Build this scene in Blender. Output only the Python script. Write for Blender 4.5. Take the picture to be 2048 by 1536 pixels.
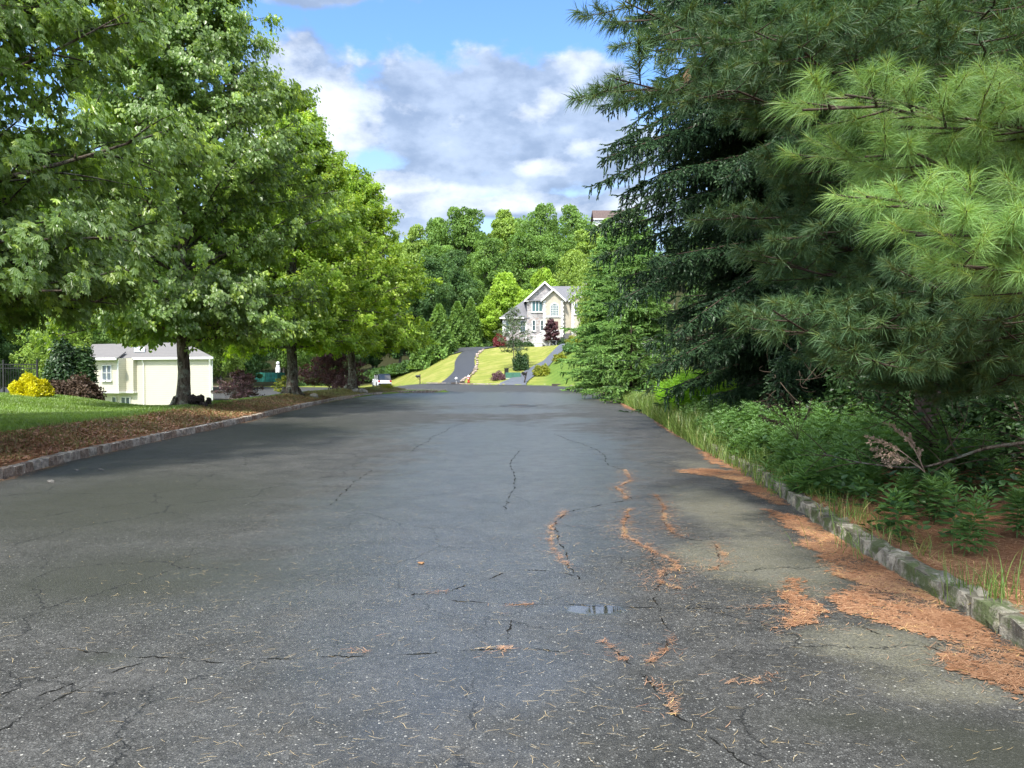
import bpy, math
import numpy as np
from mathutils import Vector
R = math.radians
for o in list(bpy.data.objects): bpy.data.objects.remove(o)
SC = bpy.context.scene; COL = SC.collection

# ------------------------------------------------------------------ camera
F = 1538.0; CH = 1.5; PITCH = 28.0 / F
cam = bpy.data.cameras.new("camera"); co = bpy.data.objects.new("camera", cam); COL.objects.link(co)
cam.sensor_width = 36; cam.lens = 36 * F / 2048; cam.clip_end = 3000; cam.clip_start = 0.05
co.location = (0, 0, CH); co.rotation_euler = (R(90) - math.atan(PITCH), 0, 0)
SC.camera = co

# ------------------------------------------------------------------ light
SUN_AZ = R(200)      # compass-like angle of the sun measured from +Y towards +X
SUN_EL = R(53)
sd = bpy.data.lights.new("sun", 'SUN'); sd.energy = 2.7; sd.angle = R(5); sd.color = (1.0, 0.95, 0.86)
so = bpy.data.objects.new("sun", sd); COL.objects.link(so)
sdir = Vector((math.sin(SUN_AZ) * math.cos(SUN_EL), math.cos(SUN_AZ) * math.cos(SUN_EL), math.sin(SUN_EL)))
so.rotation_euler = sdir.to_track_quat('Z', 'Y').to_euler(); so.location = (0, 0, 60)
SC.view_settings.view_transform = 'Standard'; SC.view_settings.look = 'None'
SC.view_settings.exposure = 1.5; SC.view_settings.gamma = 1.0
cy = SC.cycles
cy.max_bounces = 7; cy.diffuse_bounces = 4; cy.glossy_bounces = 2; cy.transmission_bounces = 3; cy.transparent_max_bounces = 4
cy.caustics_reflective = False; cy.caustics_refractive = False
cy.use_denoising = True; cy.sample_clamp_indirect = 6

# ------------------------------------------------------------------ node helpers
class NT:
    def __init__(s, tree):
        s.t = tree; s.n = tree.nodes; s.l = tree.links
    def new(s, typ, **kw):
        n = s.n.new(typ)
        for k, v in kw.items(): setattr(n, k, v)
        return n
    def put(s, sock, v):
        if isinstance(v, bpy.types.NodeSocket): s.l.new(v, sock)
        elif v is not None:
            try: sock.default_value = v
            except Exception:
                sock.default_value = (*v, 1) if len(v) == 3 else v
    def m(s, op, a, b=None, c=None, clamp=False):
        n = s.new('ShaderNodeMath', operation=op); n.use_clamp = clamp
        s.put(n.inputs[0], a); s.put(n.inputs[1], b)
        if c is not None: s.put(n.inputs[2], c)
        return n.outputs[0]
    def vm(s, op, a, b=None, sc=None):
        n = s.new('ShaderNodeVectorMath', operation=op)
        s.put(n.inputs[0], a)
        if b is not None: s.put(n.inputs[1], b)
        if sc is not None: s.put(n.inputs['Scale'], sc)
        return n.outputs[1] if op in ('DOT_PRODUCT', 'LENGTH', 'DISTANCE') else n.outputs[0]
    def mix(s, f, a, b):
        n = s.new('ShaderNodeMix', data_type='RGBA'); n.clamp_factor = True
        s.put(n.inputs[0], f)
        for i, v in ((6, a), (7, b)):
            if isinstance(v, tuple): v = (*v[:3], 1)
            s.put(n.inputs[i], v)
        return n.outputs[2]
    def mr(s, v, a, b, c=0.0, d=1.0, smooth=True):
        n = s.new('ShaderNodeMapRange'); n.interpolation_type = 'SMOOTHSTEP' if smooth else 'LINEAR'
        s.put(n.inputs[0], v)
        for i, q in enumerate((a, b, c, d)): s.put(n.inputs[i + 1], q)
        return n.outputs[0]
    def noise(s, vec, scale, det=3, rough=.55, dist=0.0, col=False):
        n = s.new('ShaderNodeTexNoise'); s.put(n.inputs['Vector'], vec)
        n.inputs['Scale'].default_value = scale; n.inputs['Detail'].default_value = det
        n.inputs['Roughness'].default_value = rough; n.inputs['Distortion'].default_value = dist
        return n.outputs['Color'] if col else n.outputs['Fac']
    def vor(s, vec, scale, feature='F1', out='Distance', rnd=1.0):
        n = s.new('ShaderNodeTexVoronoi', feature=feature); s.put(n.inputs['Vector'], vec)
        n.inputs['Scale'].default_value = scale; n.inputs['Randomness'].default_value = rnd
        return n.outputs[out]
    def attr(s, name):
        n = s.new('ShaderNodeAttribute', attribute_name=name); return n.outputs['Fac']
    def pos(s):
        return s.new('ShaderNodeNewGeometry').outputs['Position']
    def obj(s):
        return s.new('ShaderNodeTexCoord').outputs['Object']
    def scalev(s, vec, v):
        return s.vm('MULTIPLY', vec, v)
    def bump(s, h, dist=.01, strength=1.0, n0=None):
        n = s.new('ShaderNodeBump'); s.put(n.inputs['Height'], h)
        n.inputs['Distance'].default_value = dist; n.inputs['Strength'].default_value = strength
        if n0 is not None: s.put(n.inputs['Normal'], n0)
        return n.outputs[0]

def material(name):
    m = bpy.data.materials.new(name); m.use_nodes = True; m.node_tree.nodes.clear()
    return m, NT(m.node_tree)
def principled(name, fn, rough=.8, spec=.3, metal=0.0):
    m, t = material(name)
    p = t.new('ShaderNodeBsdfPrincipled'); o = t.new('ShaderNodeOutputMaterial')
    p.inputs['Roughness'].default_value = rough; p.inputs['Specular IOR Level'].default_value = spec
    p.inputs['Metallic'].default_value = metal
    r = fn(t)
    if not isinstance(r, dict): r = {'c': r}
    t.put(p.inputs['Base Color'], r['c'] if isinstance(r['c'], bpy.types.NodeSocket) else (*r['c'], 1))
    if 'r' in r: t.put(p.inputs['Roughness'], r['r'])
    if 'n' in r: t.put(p.inputs['Normal'], r['n'])
    if 'cw' in r: t.put(p.inputs['Coat Weight'], r['cw']); t.put(p.inputs['Coat Roughness'], r['cr']); p.inputs['Coat IOR'].default_value = 1.5
    if 's' in r: t.put(p.inputs['Specular IOR Level'], r['s'])
    t.l.new(p.outputs[0], o.inputs[0])
    return m
def flat(name, c, rough=.6, spec=.3, metal=0.0, var=.15, vs=6.0, bump=0.0):
    def f(t):
        nz = t.noise(t.obj(), vs, 4)
        r = {'c': t.mix(t.mr(nz, .3, .7), tuple(v * (1 - var) for v in c), tuple(min(1, v * (1 + var)) for v in c))}
        if bump: r['n'] = t.bump(t.noise(t.obj(), vs * 6, 4), bump)
        return r
    return principled(name, f, rough, spec, metal)
def leafmat(name, c0, c1, trans=.35, gloss=.07, rough=.4, tip=None, c2=None):
    """thin foliage: diffuse + translucent + a little gloss; attribute v picks the tone of each leaf"""
    m, t = material(name)
    v = t.attr('v')
    c = t.mix(v, c0, c1)
    if c2 is not None: c = t.mix(t.mr(v, .88, .97), c, c2)
    if tip is not None: c = t.mix(t.attr('tip'), c, tip)
    big = t.noise(t.obj(), .45, 2)
    c = t.vm('SCALE', c, None, t.mr(big, .3, .7, .78, 1.22))
    d = t.new('ShaderNodeBsdfDiffuse'); tr = t.new('ShaderNodeBsdfTranslucent'); g = t.new('ShaderNodeBsdfGlossy')
    t.put(d.inputs[0], c)
    c_t = t.vm('MULTIPLY', c, (1.35, 1.25, .45))
    t.put(tr.inputs[0], c_t)
    g.inputs['Roughness'].default_value = rough; g.inputs[0].default_value = (1, 1, 1, 1)
    a = t.new('ShaderNodeMixShader'); a.inputs[0].default_value = trans
    t.l.new(d.outputs[0], a.inputs[1]); t.l.new(tr.outputs[0], a.inputs[2])
    b = t.new('ShaderNodeMixShader'); b.inputs[0].default_value = gloss
    t.l.new(a.outputs[0], b.inputs[1]); t.l.new(g.outputs[0], b.inputs[2])
    o = t.new('ShaderNodeOutputMaterial'); t.l.new(b.outputs[0], o.inputs[0])
    return m

# ------------------------------------------------------------------ sky with clouds (world)
W = bpy.data.worlds.new("World"); SC.world = W; W.use_nodes = True
W.node_tree.nodes.clear(); T = NT(W.node_tree)
SKY = 0.14
st = T.new('ShaderNodeTexSky', sky_type='NISHITA'); st.sun_disc = False
st.sun_elevation = SUN_EL; st.sun_rotation = SUN_AZ; st.air_density = 1.0; st.dust_density = .6; st.ozone_density = 2.0
dirv = T.vm('NORMALIZE', T.new('ShaderNodeTexCoord').outputs['Generated'])
sx = T.new('ShaderNodeSeparateXYZ'); T.l.new(dirv, sx.inputs[0])
az = T.m('MULTIPLY', T.m('ARCTAN2', sx.outputs[0], sx.outputs[1]), 57.2958)
el = T.m('MULTIPLY', T.m('ARCSINE', sx.outputs[2]), 57.2958)
def combine(a, b, c=0.0):
    n = T.new('ShaderNodeCombineXYZ'); T.put(n.inputs[0], a); T.put(n.inputs[1], b); T.put(n.inputs[2], c); return n.outputs[0]
def ell(a, e, a0, e0, ra, re):
    return T.m('SUBTRACT', 1.0, T.m('SQRT', T.m('ADD', T.m('POWER', T.m('ABSOLUTE', T.m('DIVIDE', T.m('SUBTRACT', a, a0), ra)), 2.0),
                                     T.m('POWER', T.m('ABSOLUTE', T.m('DIVIDE', T.m('SUBTRACT', e, e0), re)), 2.0))))
BLOBS = [(-3.0, 18.0, 12.5, 5.2), (3.5, 19.5, 5, 3.0), (-14.5, 17, 6.5, 5.5), (4.5, 15.5, 8, 3.2), (-7, 13.3, 9, 1.5), (1, 11.8, 13, 1.3),
         (-16, 26, 10, 1.6), (-10, 11, 8, 2.0), (8.5, 12.0, 4, 1.6)]
def density(da, de):
    a = T.m('ADD', az, da); e = T.m('ADD', el, de)
    m = None
    for b in BLOBS:
        q = ell(a, e, *b)
        m = q if m is None else T.m('MAXIMUM', m, q)
    m = T.m('MAXIMUM', m, -.8)
    nz = T.noise(combine(T.m('MULTIPLY', a, .16), T.m('MULTIPLY', e, .24), 3.7), 1.0, 7, .56)
    n2 = T.noise(combine(T.m('MULTIPLY', a, .035), T.m('MULTIPLY', e, .06), 9.1), 1.0, 3, .5)
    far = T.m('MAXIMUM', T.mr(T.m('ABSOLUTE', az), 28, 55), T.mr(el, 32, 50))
    wide = T.m('MULTIPLY', T.m('SUBTRACT', n2, .33), T.m('MULTIPLY', far, 4.5))  # cloud cover outside the view thickened to add fill light
    return T.m('ADD', T.m('ADD', T.m('MULTIPLY', m, .85), T.m('MULTIPLY', T.m('SUBTRACT', nz, .5), 1.9)), wide)
D0 = density(0.0, 0.0); D1 = density(-1.3, 1.2)
alpha = T.mr(D0, -.10, .22)
lit = T.mr(T.m('SUBTRACT', D0, D1), -.10, .55)
# thick middle is grey, thin margins are bright
thick = T.mr(D0, .05, .6)
edge = T.m('SUBTRACT', 1.0, thick)
leftw = T.mr(ell(az, el, -14.5, 16.5, 6.5, 5.5), .05, .6)
spot = T.m('MAXIMUM', T.mr(ell(az, el, 1.5, 19.0, 3.6, 2.2), .1, .8), T.m('MAXIMUM', T.mr(ell(az, el, 2.2, 14.8, 4.5, 1.2), .1, .8), T.mr(ell(az, el, -4.5, 12.3, 13, 1.9), .1, .7)))
tex = T.noise(combine(T.m('MULTIPLY', az, .30), T.m('MULTIPLY', el, .5), 1.3), 1.0, 7, .58)
tex2 = T.noise(combine(T.m('MULTIPLY', az, .11), T.m('MULTIPLY', el, .24), 6.3), 1.0, 5, .55)
bright = T.m('ADD', T.m('ADD', T.m('MULTIPLY', lit, .42), T.m('MULTIPLY', edge, .10)), T.m('ADD', T.m('MULTIPLY', leftw, .62), T.m('MULTIPLY', spot, .42)))
bright = T.m('ADD', bright, T.m('SUBTRACT', T.m('MULTIPLY', T.m('SUBTRACT', tex, .5), 1.0), .20), clamp=True)
body = T.mix(T.mr(T.m('ADD', T.m('MULTIPLY', tex, .5), T.m('MULTIPLY', tex2, .5)), .38, .62), (.95, 1.25, 1.8), (1.65, 2.0, 2.6))
bright = T.m('SUBTRACT', bright, T.m('MULTIPLY', T.mr(ell(az, el, -2.5, 20.3, 8.5, 2.6), .0, .5), .32), clamp=True)
ccol = T.mix(bright, body, (3.9, 3.95, 4.05))
far_fill = T.m('MAXIMUM', T.mr(T.m('ABSOLUTE', az), 32, 70), T.mr(el, 36, 60))
ccol = T.mix(T.m('MULTIPLY', far_fill, .75), ccol, (11.5, 11.6, 11.8))  # unseen clouds behind and overhead brightened as added fill light
skyc = T.vm('MULTIPLY', st.outputs[0], (.55, .71, .90))
hz = T.mr(el, 9, 21)
skyc = T.mix(T.m('MULTIPLY', T.m('SUBTRACT', 1.0, hz), .8), skyc, (1.75, 2.35, 3.2))
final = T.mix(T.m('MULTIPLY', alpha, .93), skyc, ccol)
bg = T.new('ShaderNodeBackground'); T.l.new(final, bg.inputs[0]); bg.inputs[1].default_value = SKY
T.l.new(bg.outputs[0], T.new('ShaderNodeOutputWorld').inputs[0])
try: W.cycles.sampling_method = 'MANUAL'; W.cycles.sample_map_resolution = 512
except Exception: pass

# ------------------------------------------------------------------ geometry helpers
class Geo:
    def __init__(s): s.V = []; s.Fs = []; s.n = 0; s.A = []; s.B = []
    def add(s, V, Fc, a=.5, b=0.0):
        V = np.asarray(V, float).reshape(-1, 3)
        s.V.append(V)
        for f in (Fc if isinstance(Fc, list) else [Fc]):
            s.Fs.append(np.asarray(f, np.int64) + s.n)
        s.A.append(np.broadcast_to(np.asarray(a, float), (len(V),)).copy()); s.B.append(np.broadcast_to(np.asarray(b, float), (len(V),)).copy())
        s.n += len(V); return s
    def box(s, x0, x1, y0, y1, z0, z1, a=.5):
        V = [(x0, y0, z0), (x1, y0, z0), (x1, y1, z0), (x0, y1, z0), (x0, y0, z1), (x1, y0, z1), (x1, y1, z1), (x0, y1, z1)]
        return s.add(V, [[(0, 3, 2, 1), (4, 5, 6, 7), (0, 1, 5, 4), (1, 2, 6, 5), (2, 3, 7, 6), (3, 0, 4, 7)]], a)
    def prism(s, poly, y0, y1, a=.5):
        """poly in (x,z) extruded along y"""
        n = len(poly)
        V = [(p[0], y0, p[1]) for p in poly] + [(p[0], y1, p[1]) for p in poly]
        s.add(V, [[tuple(range(n))], [tuple(range(2 * n - 1, n - 1, -1))], [(i, n + i, n + (i + 1) % n, (i + 1) % n) for i in range(n)]], a)
        return s
    def slab(s, q, t):
        """thick plate: four corners and a thickness downwards"""
        q = np.asarray(q, float); b = q - np.array([0, 0, t])
        return s.add(np.vstack([q, b]), [[(0, 1, 2, 3), (7, 6, 5, 4), (0, 4, 5, 1), (1, 5, 6, 2), (2, 6, 7, 3), (3, 7, 4, 0)]])
    def tube(s, P, r, k=6, a=.5, cap=True):
        P = np.asarray(P, float); n = len(P); r = np.broadcast_to(np.asarray(r, float), (n,))
        T_ = np.gradient(P, axis=0); T_ /= np.linalg.norm(T_, axis=1, keepdims=True) + 1e-9
        up = np.array([0, 0, 1.0]) if abs(T_[:, 2].mean()) < .9 else np.array([1.0, 0, 0])
        X = np.cross(T_, up); X /= np.linalg.norm(X, axis=1, keepdims=True) + 1e-9
        Y = np.cross(T_, X)
        an = np.arange(k) * 2 * np.pi / k
        V = P[:, None] + r[:, None, None] * (X[:, None] * np.cos(an)[None, :, None] + Y[:, None] * np.sin(an)[None, :, None])
        i = np.arange(n - 1)[:, None] * k; j = np.arange(k)[None]; j2 = (j + 1) % k
        Q = np.stack([i + j, i + j2, i + k + j2, i + k + j], -1).reshape(-1, 4)
        fs = [Q]
        if cap: fs += [[tuple(range(k))], [tuple(range(n * k - 1, n * k - k - 1, -1))]]
        return s.add(V, fs, a)
    def lathe(s, prof, k=16, c=(0, 0, 0)):
        prof = np.asarray(prof, float); n = len(prof); an = np.arange(k) * 2 * np.pi / k
        V = np.stack([prof[:, :1] * np.cos(an), prof[:, :1] * np.sin(an), np.repeat(prof[:, 1:], k, 1)], -1).reshape(-1, 3) + np.array(c)
        i = np.arange(n - 1)[:, None] * k; j = np.arange(k)[None]; j2 = (j + 1) % k
        return s.add(V, [np.stack([i + j, i + j2, i + k + j2, i + k + j], -1).reshape(-1, 4), [tuple(range(k - 1, -1, -1))], [tuple(range((n - 1) * k, n * k))]])
    def inst(s, TV, TF, pos, X, Y, Z, sc, a=.5, tip=None):
        """stamp a small template at many places (into this one mesh)"""
        N = len(pos); k = len(TV); sc = np.broadcast_to(np.asarray(sc, float), (N,))
        V = pos[:, None] + sc[:, None, None] * (TV[None, :, 0:1] * X[:, None] + TV[None, :, 1:2] * Y[:, None] + TV[None, :, 2:3] * Z[:, None])
        Fc = [(np.asarray(f)[None] + (np.arange(N) * k)[:, None, None]).reshape(-1, len(f[0])) for f in (TF if isinstance(TF, list) else [TF])]
        a = np.broadcast_to(np.asarray(a, float), (N,))
        b = 0.0 if tip is None else np.tile(tip, N) if np.ndim(tip) == 1 and len(tip) == k else tip
        return s.add(V.reshape(-1, 3), Fc, np.repeat(a, k), b)
    def build(s, name, mat, parent=None, smooth=False, loc=None):
        me = bpy.data.meshes.new(name)
        V = np.vstack(s.V) if s.V else np.zeros((0, 3))
        if loc is not None: V = V - np.array(loc)
        sizes = np.concatenate([np.full(len(f), f.shape[1]) for f in s.Fs]); loops = np.concatenate([f.ravel() for f in s.Fs])
        me.vertices.add(len(V)); me.vertices.foreach_set('co', V.astype(np.float32).ravel())
        me.loops.add(len(loops)); me.loops.foreach_set('vertex_index', loops.astype(np.int32))
        me.polygons.add(len(sizes)); st_ = np.concatenate([[0], np.cumsum(sizes)[:-1]])
        me.polygons.foreach_set('loop_start', st_.astype(np.int32))
        try: me.polygons.foreach_set('loop_total', sizes.astype(np.int32))
        except Exception: pass
        me.polygons.foreach_set('use_smooth', np.full(len(sizes), smooth))
        for nm, arr in (('v', s.A), ('tip', s.B)):
            at = me.attributes.new(nm, 'FLOAT', 'POINT'); at.data.foreach_set('value', np.concatenate(arr).astype(np.float32))
        me.update(calc_edges=True); me.validate()
        me.materials.append(mat)
        o = bpy.data.objects.new(name, me); COL.objects.link(o)
        if parent is not None: o.parent = parent
        if loc is not None and parent is None: o.location = loc
        return o
def tag(o, label=None, cat=None, group=None, kind=None):
    if label: o['label'] = label
    if cat: o['category'] = cat
    if group: o['group'] = group
    if kind: o['kind'] = kind
    return o
def thing(name, label, cat, loc=(0, 0, 0), group=None, rz=0.0):
    o = bpy.data.objects.new(name, None); COL.objects.link(o); o.location = loc; o.rotation_euler.z = rz
    o.empty_display_size = .3
    return tag(o, label, cat, group)
def copy_tree(o, parent=None):
    c = o.copy(); COL.objects.link(c)
    if parent is not None: c.parent = parent
    for ch in [q for q in o.children]: copy_tree(ch, c)
    return c
def nrm(v): return v / (np.linalg.norm(v, axis=-1, keepdims=True) + 1e-9)
def S(t): t = np.clip(t, 0, 1); return t * t * (3 - 2 * t)
def frames(Y, up):
    """Y: long axis of the leaf, up: rough leaf normal"""
    Y = nrm(Y); X = nrm(np.cross(Y, up)); Z = np.cross(X, Y); return X, Y, Z

# pixel of the 2048-wide photograph -> real position at distance d, or on level z
cp, sp = math.cos(math.atan(PITCH)), math.sin(math.atan(PITCH))
def ray(px, py):
    a = (px - 1024) / F; b = (768 - py) / F
    return np.array([a, cp + b * sp, -sp + b * cp])
def at(px, py, d):
    r = ray(px, py); return np.array([0, 0, CH]) + r / r[1] * d
def gp(px, py, z=0.0):
    r = ray(px, py); return np.array([0, 0, CH]) + r * ((z - CH) / r[2])
# ------------------------------------------------------------------ terrain
LK = np.array([gp(*p)[:2] for p in [(0, 960), (49, 947), (122, 927), (220, 904), (317, 882), (415, 861), (500, 842), (557, 827), (625, 811), (692, 798), (759, 789), (804, 786)]])
RK = np.array([gp(*p)[:2] for p in [(2048, 1305), (1950, 1240), (1850, 1185), (1650, 1060), (1560, 993), (1500, 948), (1400, 893), (1300, 831), (1245, 804), (1180, 783)]])
lx = np.concatenate([[-4.6, -6.6], LK[:, 0]]); ly = np.concatenate([[-30, 4], LK[:, 1]])
rx = np.concatenate([[1.2, 2.0, 2.5], RK[:, 0], [7.5, 8]]); ry = np.concatenate([[-30, -5, 1.5], RK[:, 1], [64, 100]])
def xl(y): return np.interp(y, ly, lx)
def xr(y): return np.interp(y, ry, rx)
YE = LK[-1, 1]                                        # the verge on the left ends here
FK = np.array([at(px, py, d)[:2] for px, py, d in [(-200, 776, 125), (440, 774, 120), (700, 773, 115), (800, 771, 100), (850, 769, 88), (900, 770, 82), (1000, 770, 77.5), (1100, 771, 75), (1180, 776, 65), (1290, 781, 60)]])
def yfar(x): return np.interp(x, FK[:, 0], FK[:, 1])
def road_z(x, y): return -1.1 * S((-x - 8) / 13) * S((y - 42) / 26)
def tipx(y): return np.where(y > YE, xl(YE) + 3.0 * S((y - YE) / 2.5) - 9 * S((y - YE - 2.0) / 5) - 60 * S((y - YE - 6) / 6), xl(y))
def land_left(x, y): return (x < tipx(y)) & (y < YE + 11)
def hills(x, y):
    s = np.maximum(0, y - yfar(x))
    z = .155 * np.minimum(s, 27.5) + .25 * S(s / 28)
    z = z * (.12 + .88 * S((x + 21) / 13))
    z = z * (.25 + .75 * S((70 - x) / 40))
    z = z + 1.15 * S((y - yfar(x)) / 9) * S((x + 31) / 8) * (1 - S((x + 16) / 6))
    mound = .43 * np.clip(x - 1.4, 0, 22) * S((y - yfar(x)) / 13) * (1 - .9 * S((y - 82) / 7))
    mound = np.minimum(mound, 5)
    z = np.maximum(z, mound)
    far = S((y - 119) / 95) * (13 + 13 * S((x + 25) / 70)) + 9 * S((y - 190) / 120)
    return z + far
def noise2(x, y, s, seed=0):
    return (np.sin(x * s + seed) * np.cos(y * s * 1.13 + seed * 2) + .5 * np.sin(x * s * 2.3 + y * s * 1.7 + seed * 3) + .25 * np.sin(x * s * 4.9 - y * s * 5.3 + seed)) / 1.75
def terrain(x, y):
    x = np.asarray(x, float); y = np.asarray(y, float)
    rz = road_z(x, y)
    dl = xl(np.minimum(y, YE)) - x; dr = x - xr(y)
    # left verge and lawn
    bank = .135 + .27 * S(dl / 2.4) - .13 * S((dl - 2.0) / 1.5) * S((y - 18.5) / 4)
    lawn = .5 * S((-x - 12.2) / 4.6) * (1 - S((y - 23.5) / 9)) 
    pit = -3.4 * S((dl - 2.4) / 9) * S((y - 23.5 - np.clip(-x - 12, 0, 4)) / 13)
    pit = np.where(y > 60, pit * (1 - S((y - 60) / 8) * .6), pit)
    left = bank + lawn + pit + .03 * noise2(x, y, .9)
    right = .12 + .28 * S((dr - .3) / 5) + .03 * noise2(x, y, 1.3, 2) * S(dr / .6)
    far = hills(x, y) + .12 + road_z(x, yfar(x))
    inleft = land_left(x, y)
    yf = yfar(x)
    z = np.where(inleft, left, rz - .07)
    z = np.where((dr > .14) & (y < yf), right, z)
    z = np.where(y > yf, np.where(x > xr(y), np.maximum(far, .12), far), z)
    return z
ofs = np.concatenate([[.13, .15, .3, .5, .75, 1, 1.3, 1.7, 2.1, 2.6, 3.2, 4, 4.8, 5.6, 6.5], np.arange(7.5, 30, 1.1), np.arange(31, 60, 3), [66, 75, 90, 110, 140, 180, 240, 320, 450]])
rows = np.concatenate([[-200, -120, -80, -50, -35], np.arange(-30, 0, 2), np.arange(0, 62, .45), np.arange(62, 122, .7), np.arange(123, 240, 3), [250, 270, 300, 350, 420, 520, 700]])
GX = []
for y in rows:
    a, b = xl(min(y, YE)), xr(y)
    GX.append(np.concatenate([(a - ofs)[::-1], np.linspace(a, b, 26), b + np.where(ofs < .2, ofs + .01, ofs)]))
GX = np.array(GX); GY = np.repeat(rows[:, None], GX.shape[1], 1)
GZ = terrain(GX, GY)
nr, nc = GX.shape
def grid_faces(nr, nc):
    i = np.arange(nr - 1)[:, None] * nc; j = np.arange(nc - 1)[None]
    return np.stack([i + j, i + j + 1, i + nc + j + 1, i + nc + j], -1).reshape(-1, 4)
def ground_mat(t):
    P = t.pos()
    n1 = t.noise(P, .35, 4); n2 = t.noise(P, 5, 5, .65); n3 = t.noise(P, 38, 4, .7); n4 = t.noise(P, 1.6, 4)
    # healthy near lawn
    near = t.mix(n2, (.095, .16, .025), (.18, .27, .05))
    near = t.mix(t.mr(n3, .35, .75), near, (.10, .155, .03))
    # mown hill lawn: yellow green with mowing lines
    warp = t.vm('ADD', P, t.vm('SCALE', t.noise(P, .09, 2, col=True), None, 7.0))
    wv = t.new('ShaderNodeTexWave', wave_type='BANDS', bands_direction='Y'); wv.inputs['Scale'].default_value = .19
    t.l.new(warp, wv.inputs['Vector']); wv.inputs['Distortion'].default_value = 1.2; wv.inputs['Detail'].default_value = 2
    st = t.m('ADD', t.m('MULTIPLY', t.mr(wv.outputs[0], .2, .8), .55), t.m('MULTIPLY', n4, .45))
    hill = t.mix(st, (.15, .185, .032), (.235, .25, .055))
    hill = t.mix(t.mr(t.noise(P, .5, 6, .75), .42, .68), hill, (.29, .275, .085))
    hill = t.mix(t.mr(t.noise(P, .9, 6, .75), .5, .75), hill, (.13, .17, .035))
    hill2 = t.mix(st, (.09, .155, .028), (.125, .19, .035))
    hill = t.mix(t.attr('mound'), hill, hill2)
    c = t.mix(t.attr('hill'), near, hill)
    # leaf mould / dead grass on the verge
    mul = t.mix(n2, (.075, .055, .032), (.21, .165, .08))
    mul = t.mix(t.mr(t.noise(P, 16, 5, .75), .52, .68), mul, (.17, .15, .05))
    mul = t.mix(t.m('MULTIPLY', t.attr('red'), t.mr(n4, .2, .6)), mul, (.42, .19, .10))
    mf = t.mr(t.m('ADD', t.attr('mulch'), t.m('MULTIPLY', t.m('SUBTRACT', n2, .5), .9)), .35, .65)
    c = t.mix(mf, c, mul)
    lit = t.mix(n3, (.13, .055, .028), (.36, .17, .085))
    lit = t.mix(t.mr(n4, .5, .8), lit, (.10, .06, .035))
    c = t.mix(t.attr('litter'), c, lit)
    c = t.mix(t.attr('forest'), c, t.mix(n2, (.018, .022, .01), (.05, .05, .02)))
    return {'c': c, 'n': t.bump(t.m('ADD', n3, t.m('MULTIPLY', n2, .7)), .05, .8)}
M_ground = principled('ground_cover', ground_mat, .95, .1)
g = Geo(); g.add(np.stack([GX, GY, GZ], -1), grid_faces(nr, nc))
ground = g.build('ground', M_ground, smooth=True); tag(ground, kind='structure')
def put_attr(o, name, arr):
    at_ = o.data.attributes.new(name, 'FLOAT', 'POINT'); at_.data.foreach_set('value', np.clip(arr, 0, 1).astype(np.float32).ravel())
dl = xl(np.minimum(GY, YE)) - GX; dr = GX - xr(GY)
yf = yfar(GX)
edge = 1.35 + .5 * noise2(GX, GY, 1.1)
put_attr(ground, 'mulch', np.where((GY < YE + 8), 1 - S((dl - edge + .6) / 1.2), 0) * (dl > 0) * (1 - .35 * S((GY - 26) / 10)))
put_attr(ground, 'red', (1 - S((GY - 13) / 7)))
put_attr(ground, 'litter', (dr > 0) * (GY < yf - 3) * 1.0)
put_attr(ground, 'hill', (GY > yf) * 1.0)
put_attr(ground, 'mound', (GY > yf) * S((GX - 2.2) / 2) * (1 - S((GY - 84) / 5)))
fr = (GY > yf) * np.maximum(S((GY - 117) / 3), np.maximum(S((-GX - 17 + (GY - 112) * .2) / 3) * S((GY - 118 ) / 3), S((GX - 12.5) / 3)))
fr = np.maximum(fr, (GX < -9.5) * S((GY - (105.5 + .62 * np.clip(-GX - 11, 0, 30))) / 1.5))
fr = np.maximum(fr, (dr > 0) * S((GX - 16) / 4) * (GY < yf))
put_attr(ground, 'forest', fr)

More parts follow.
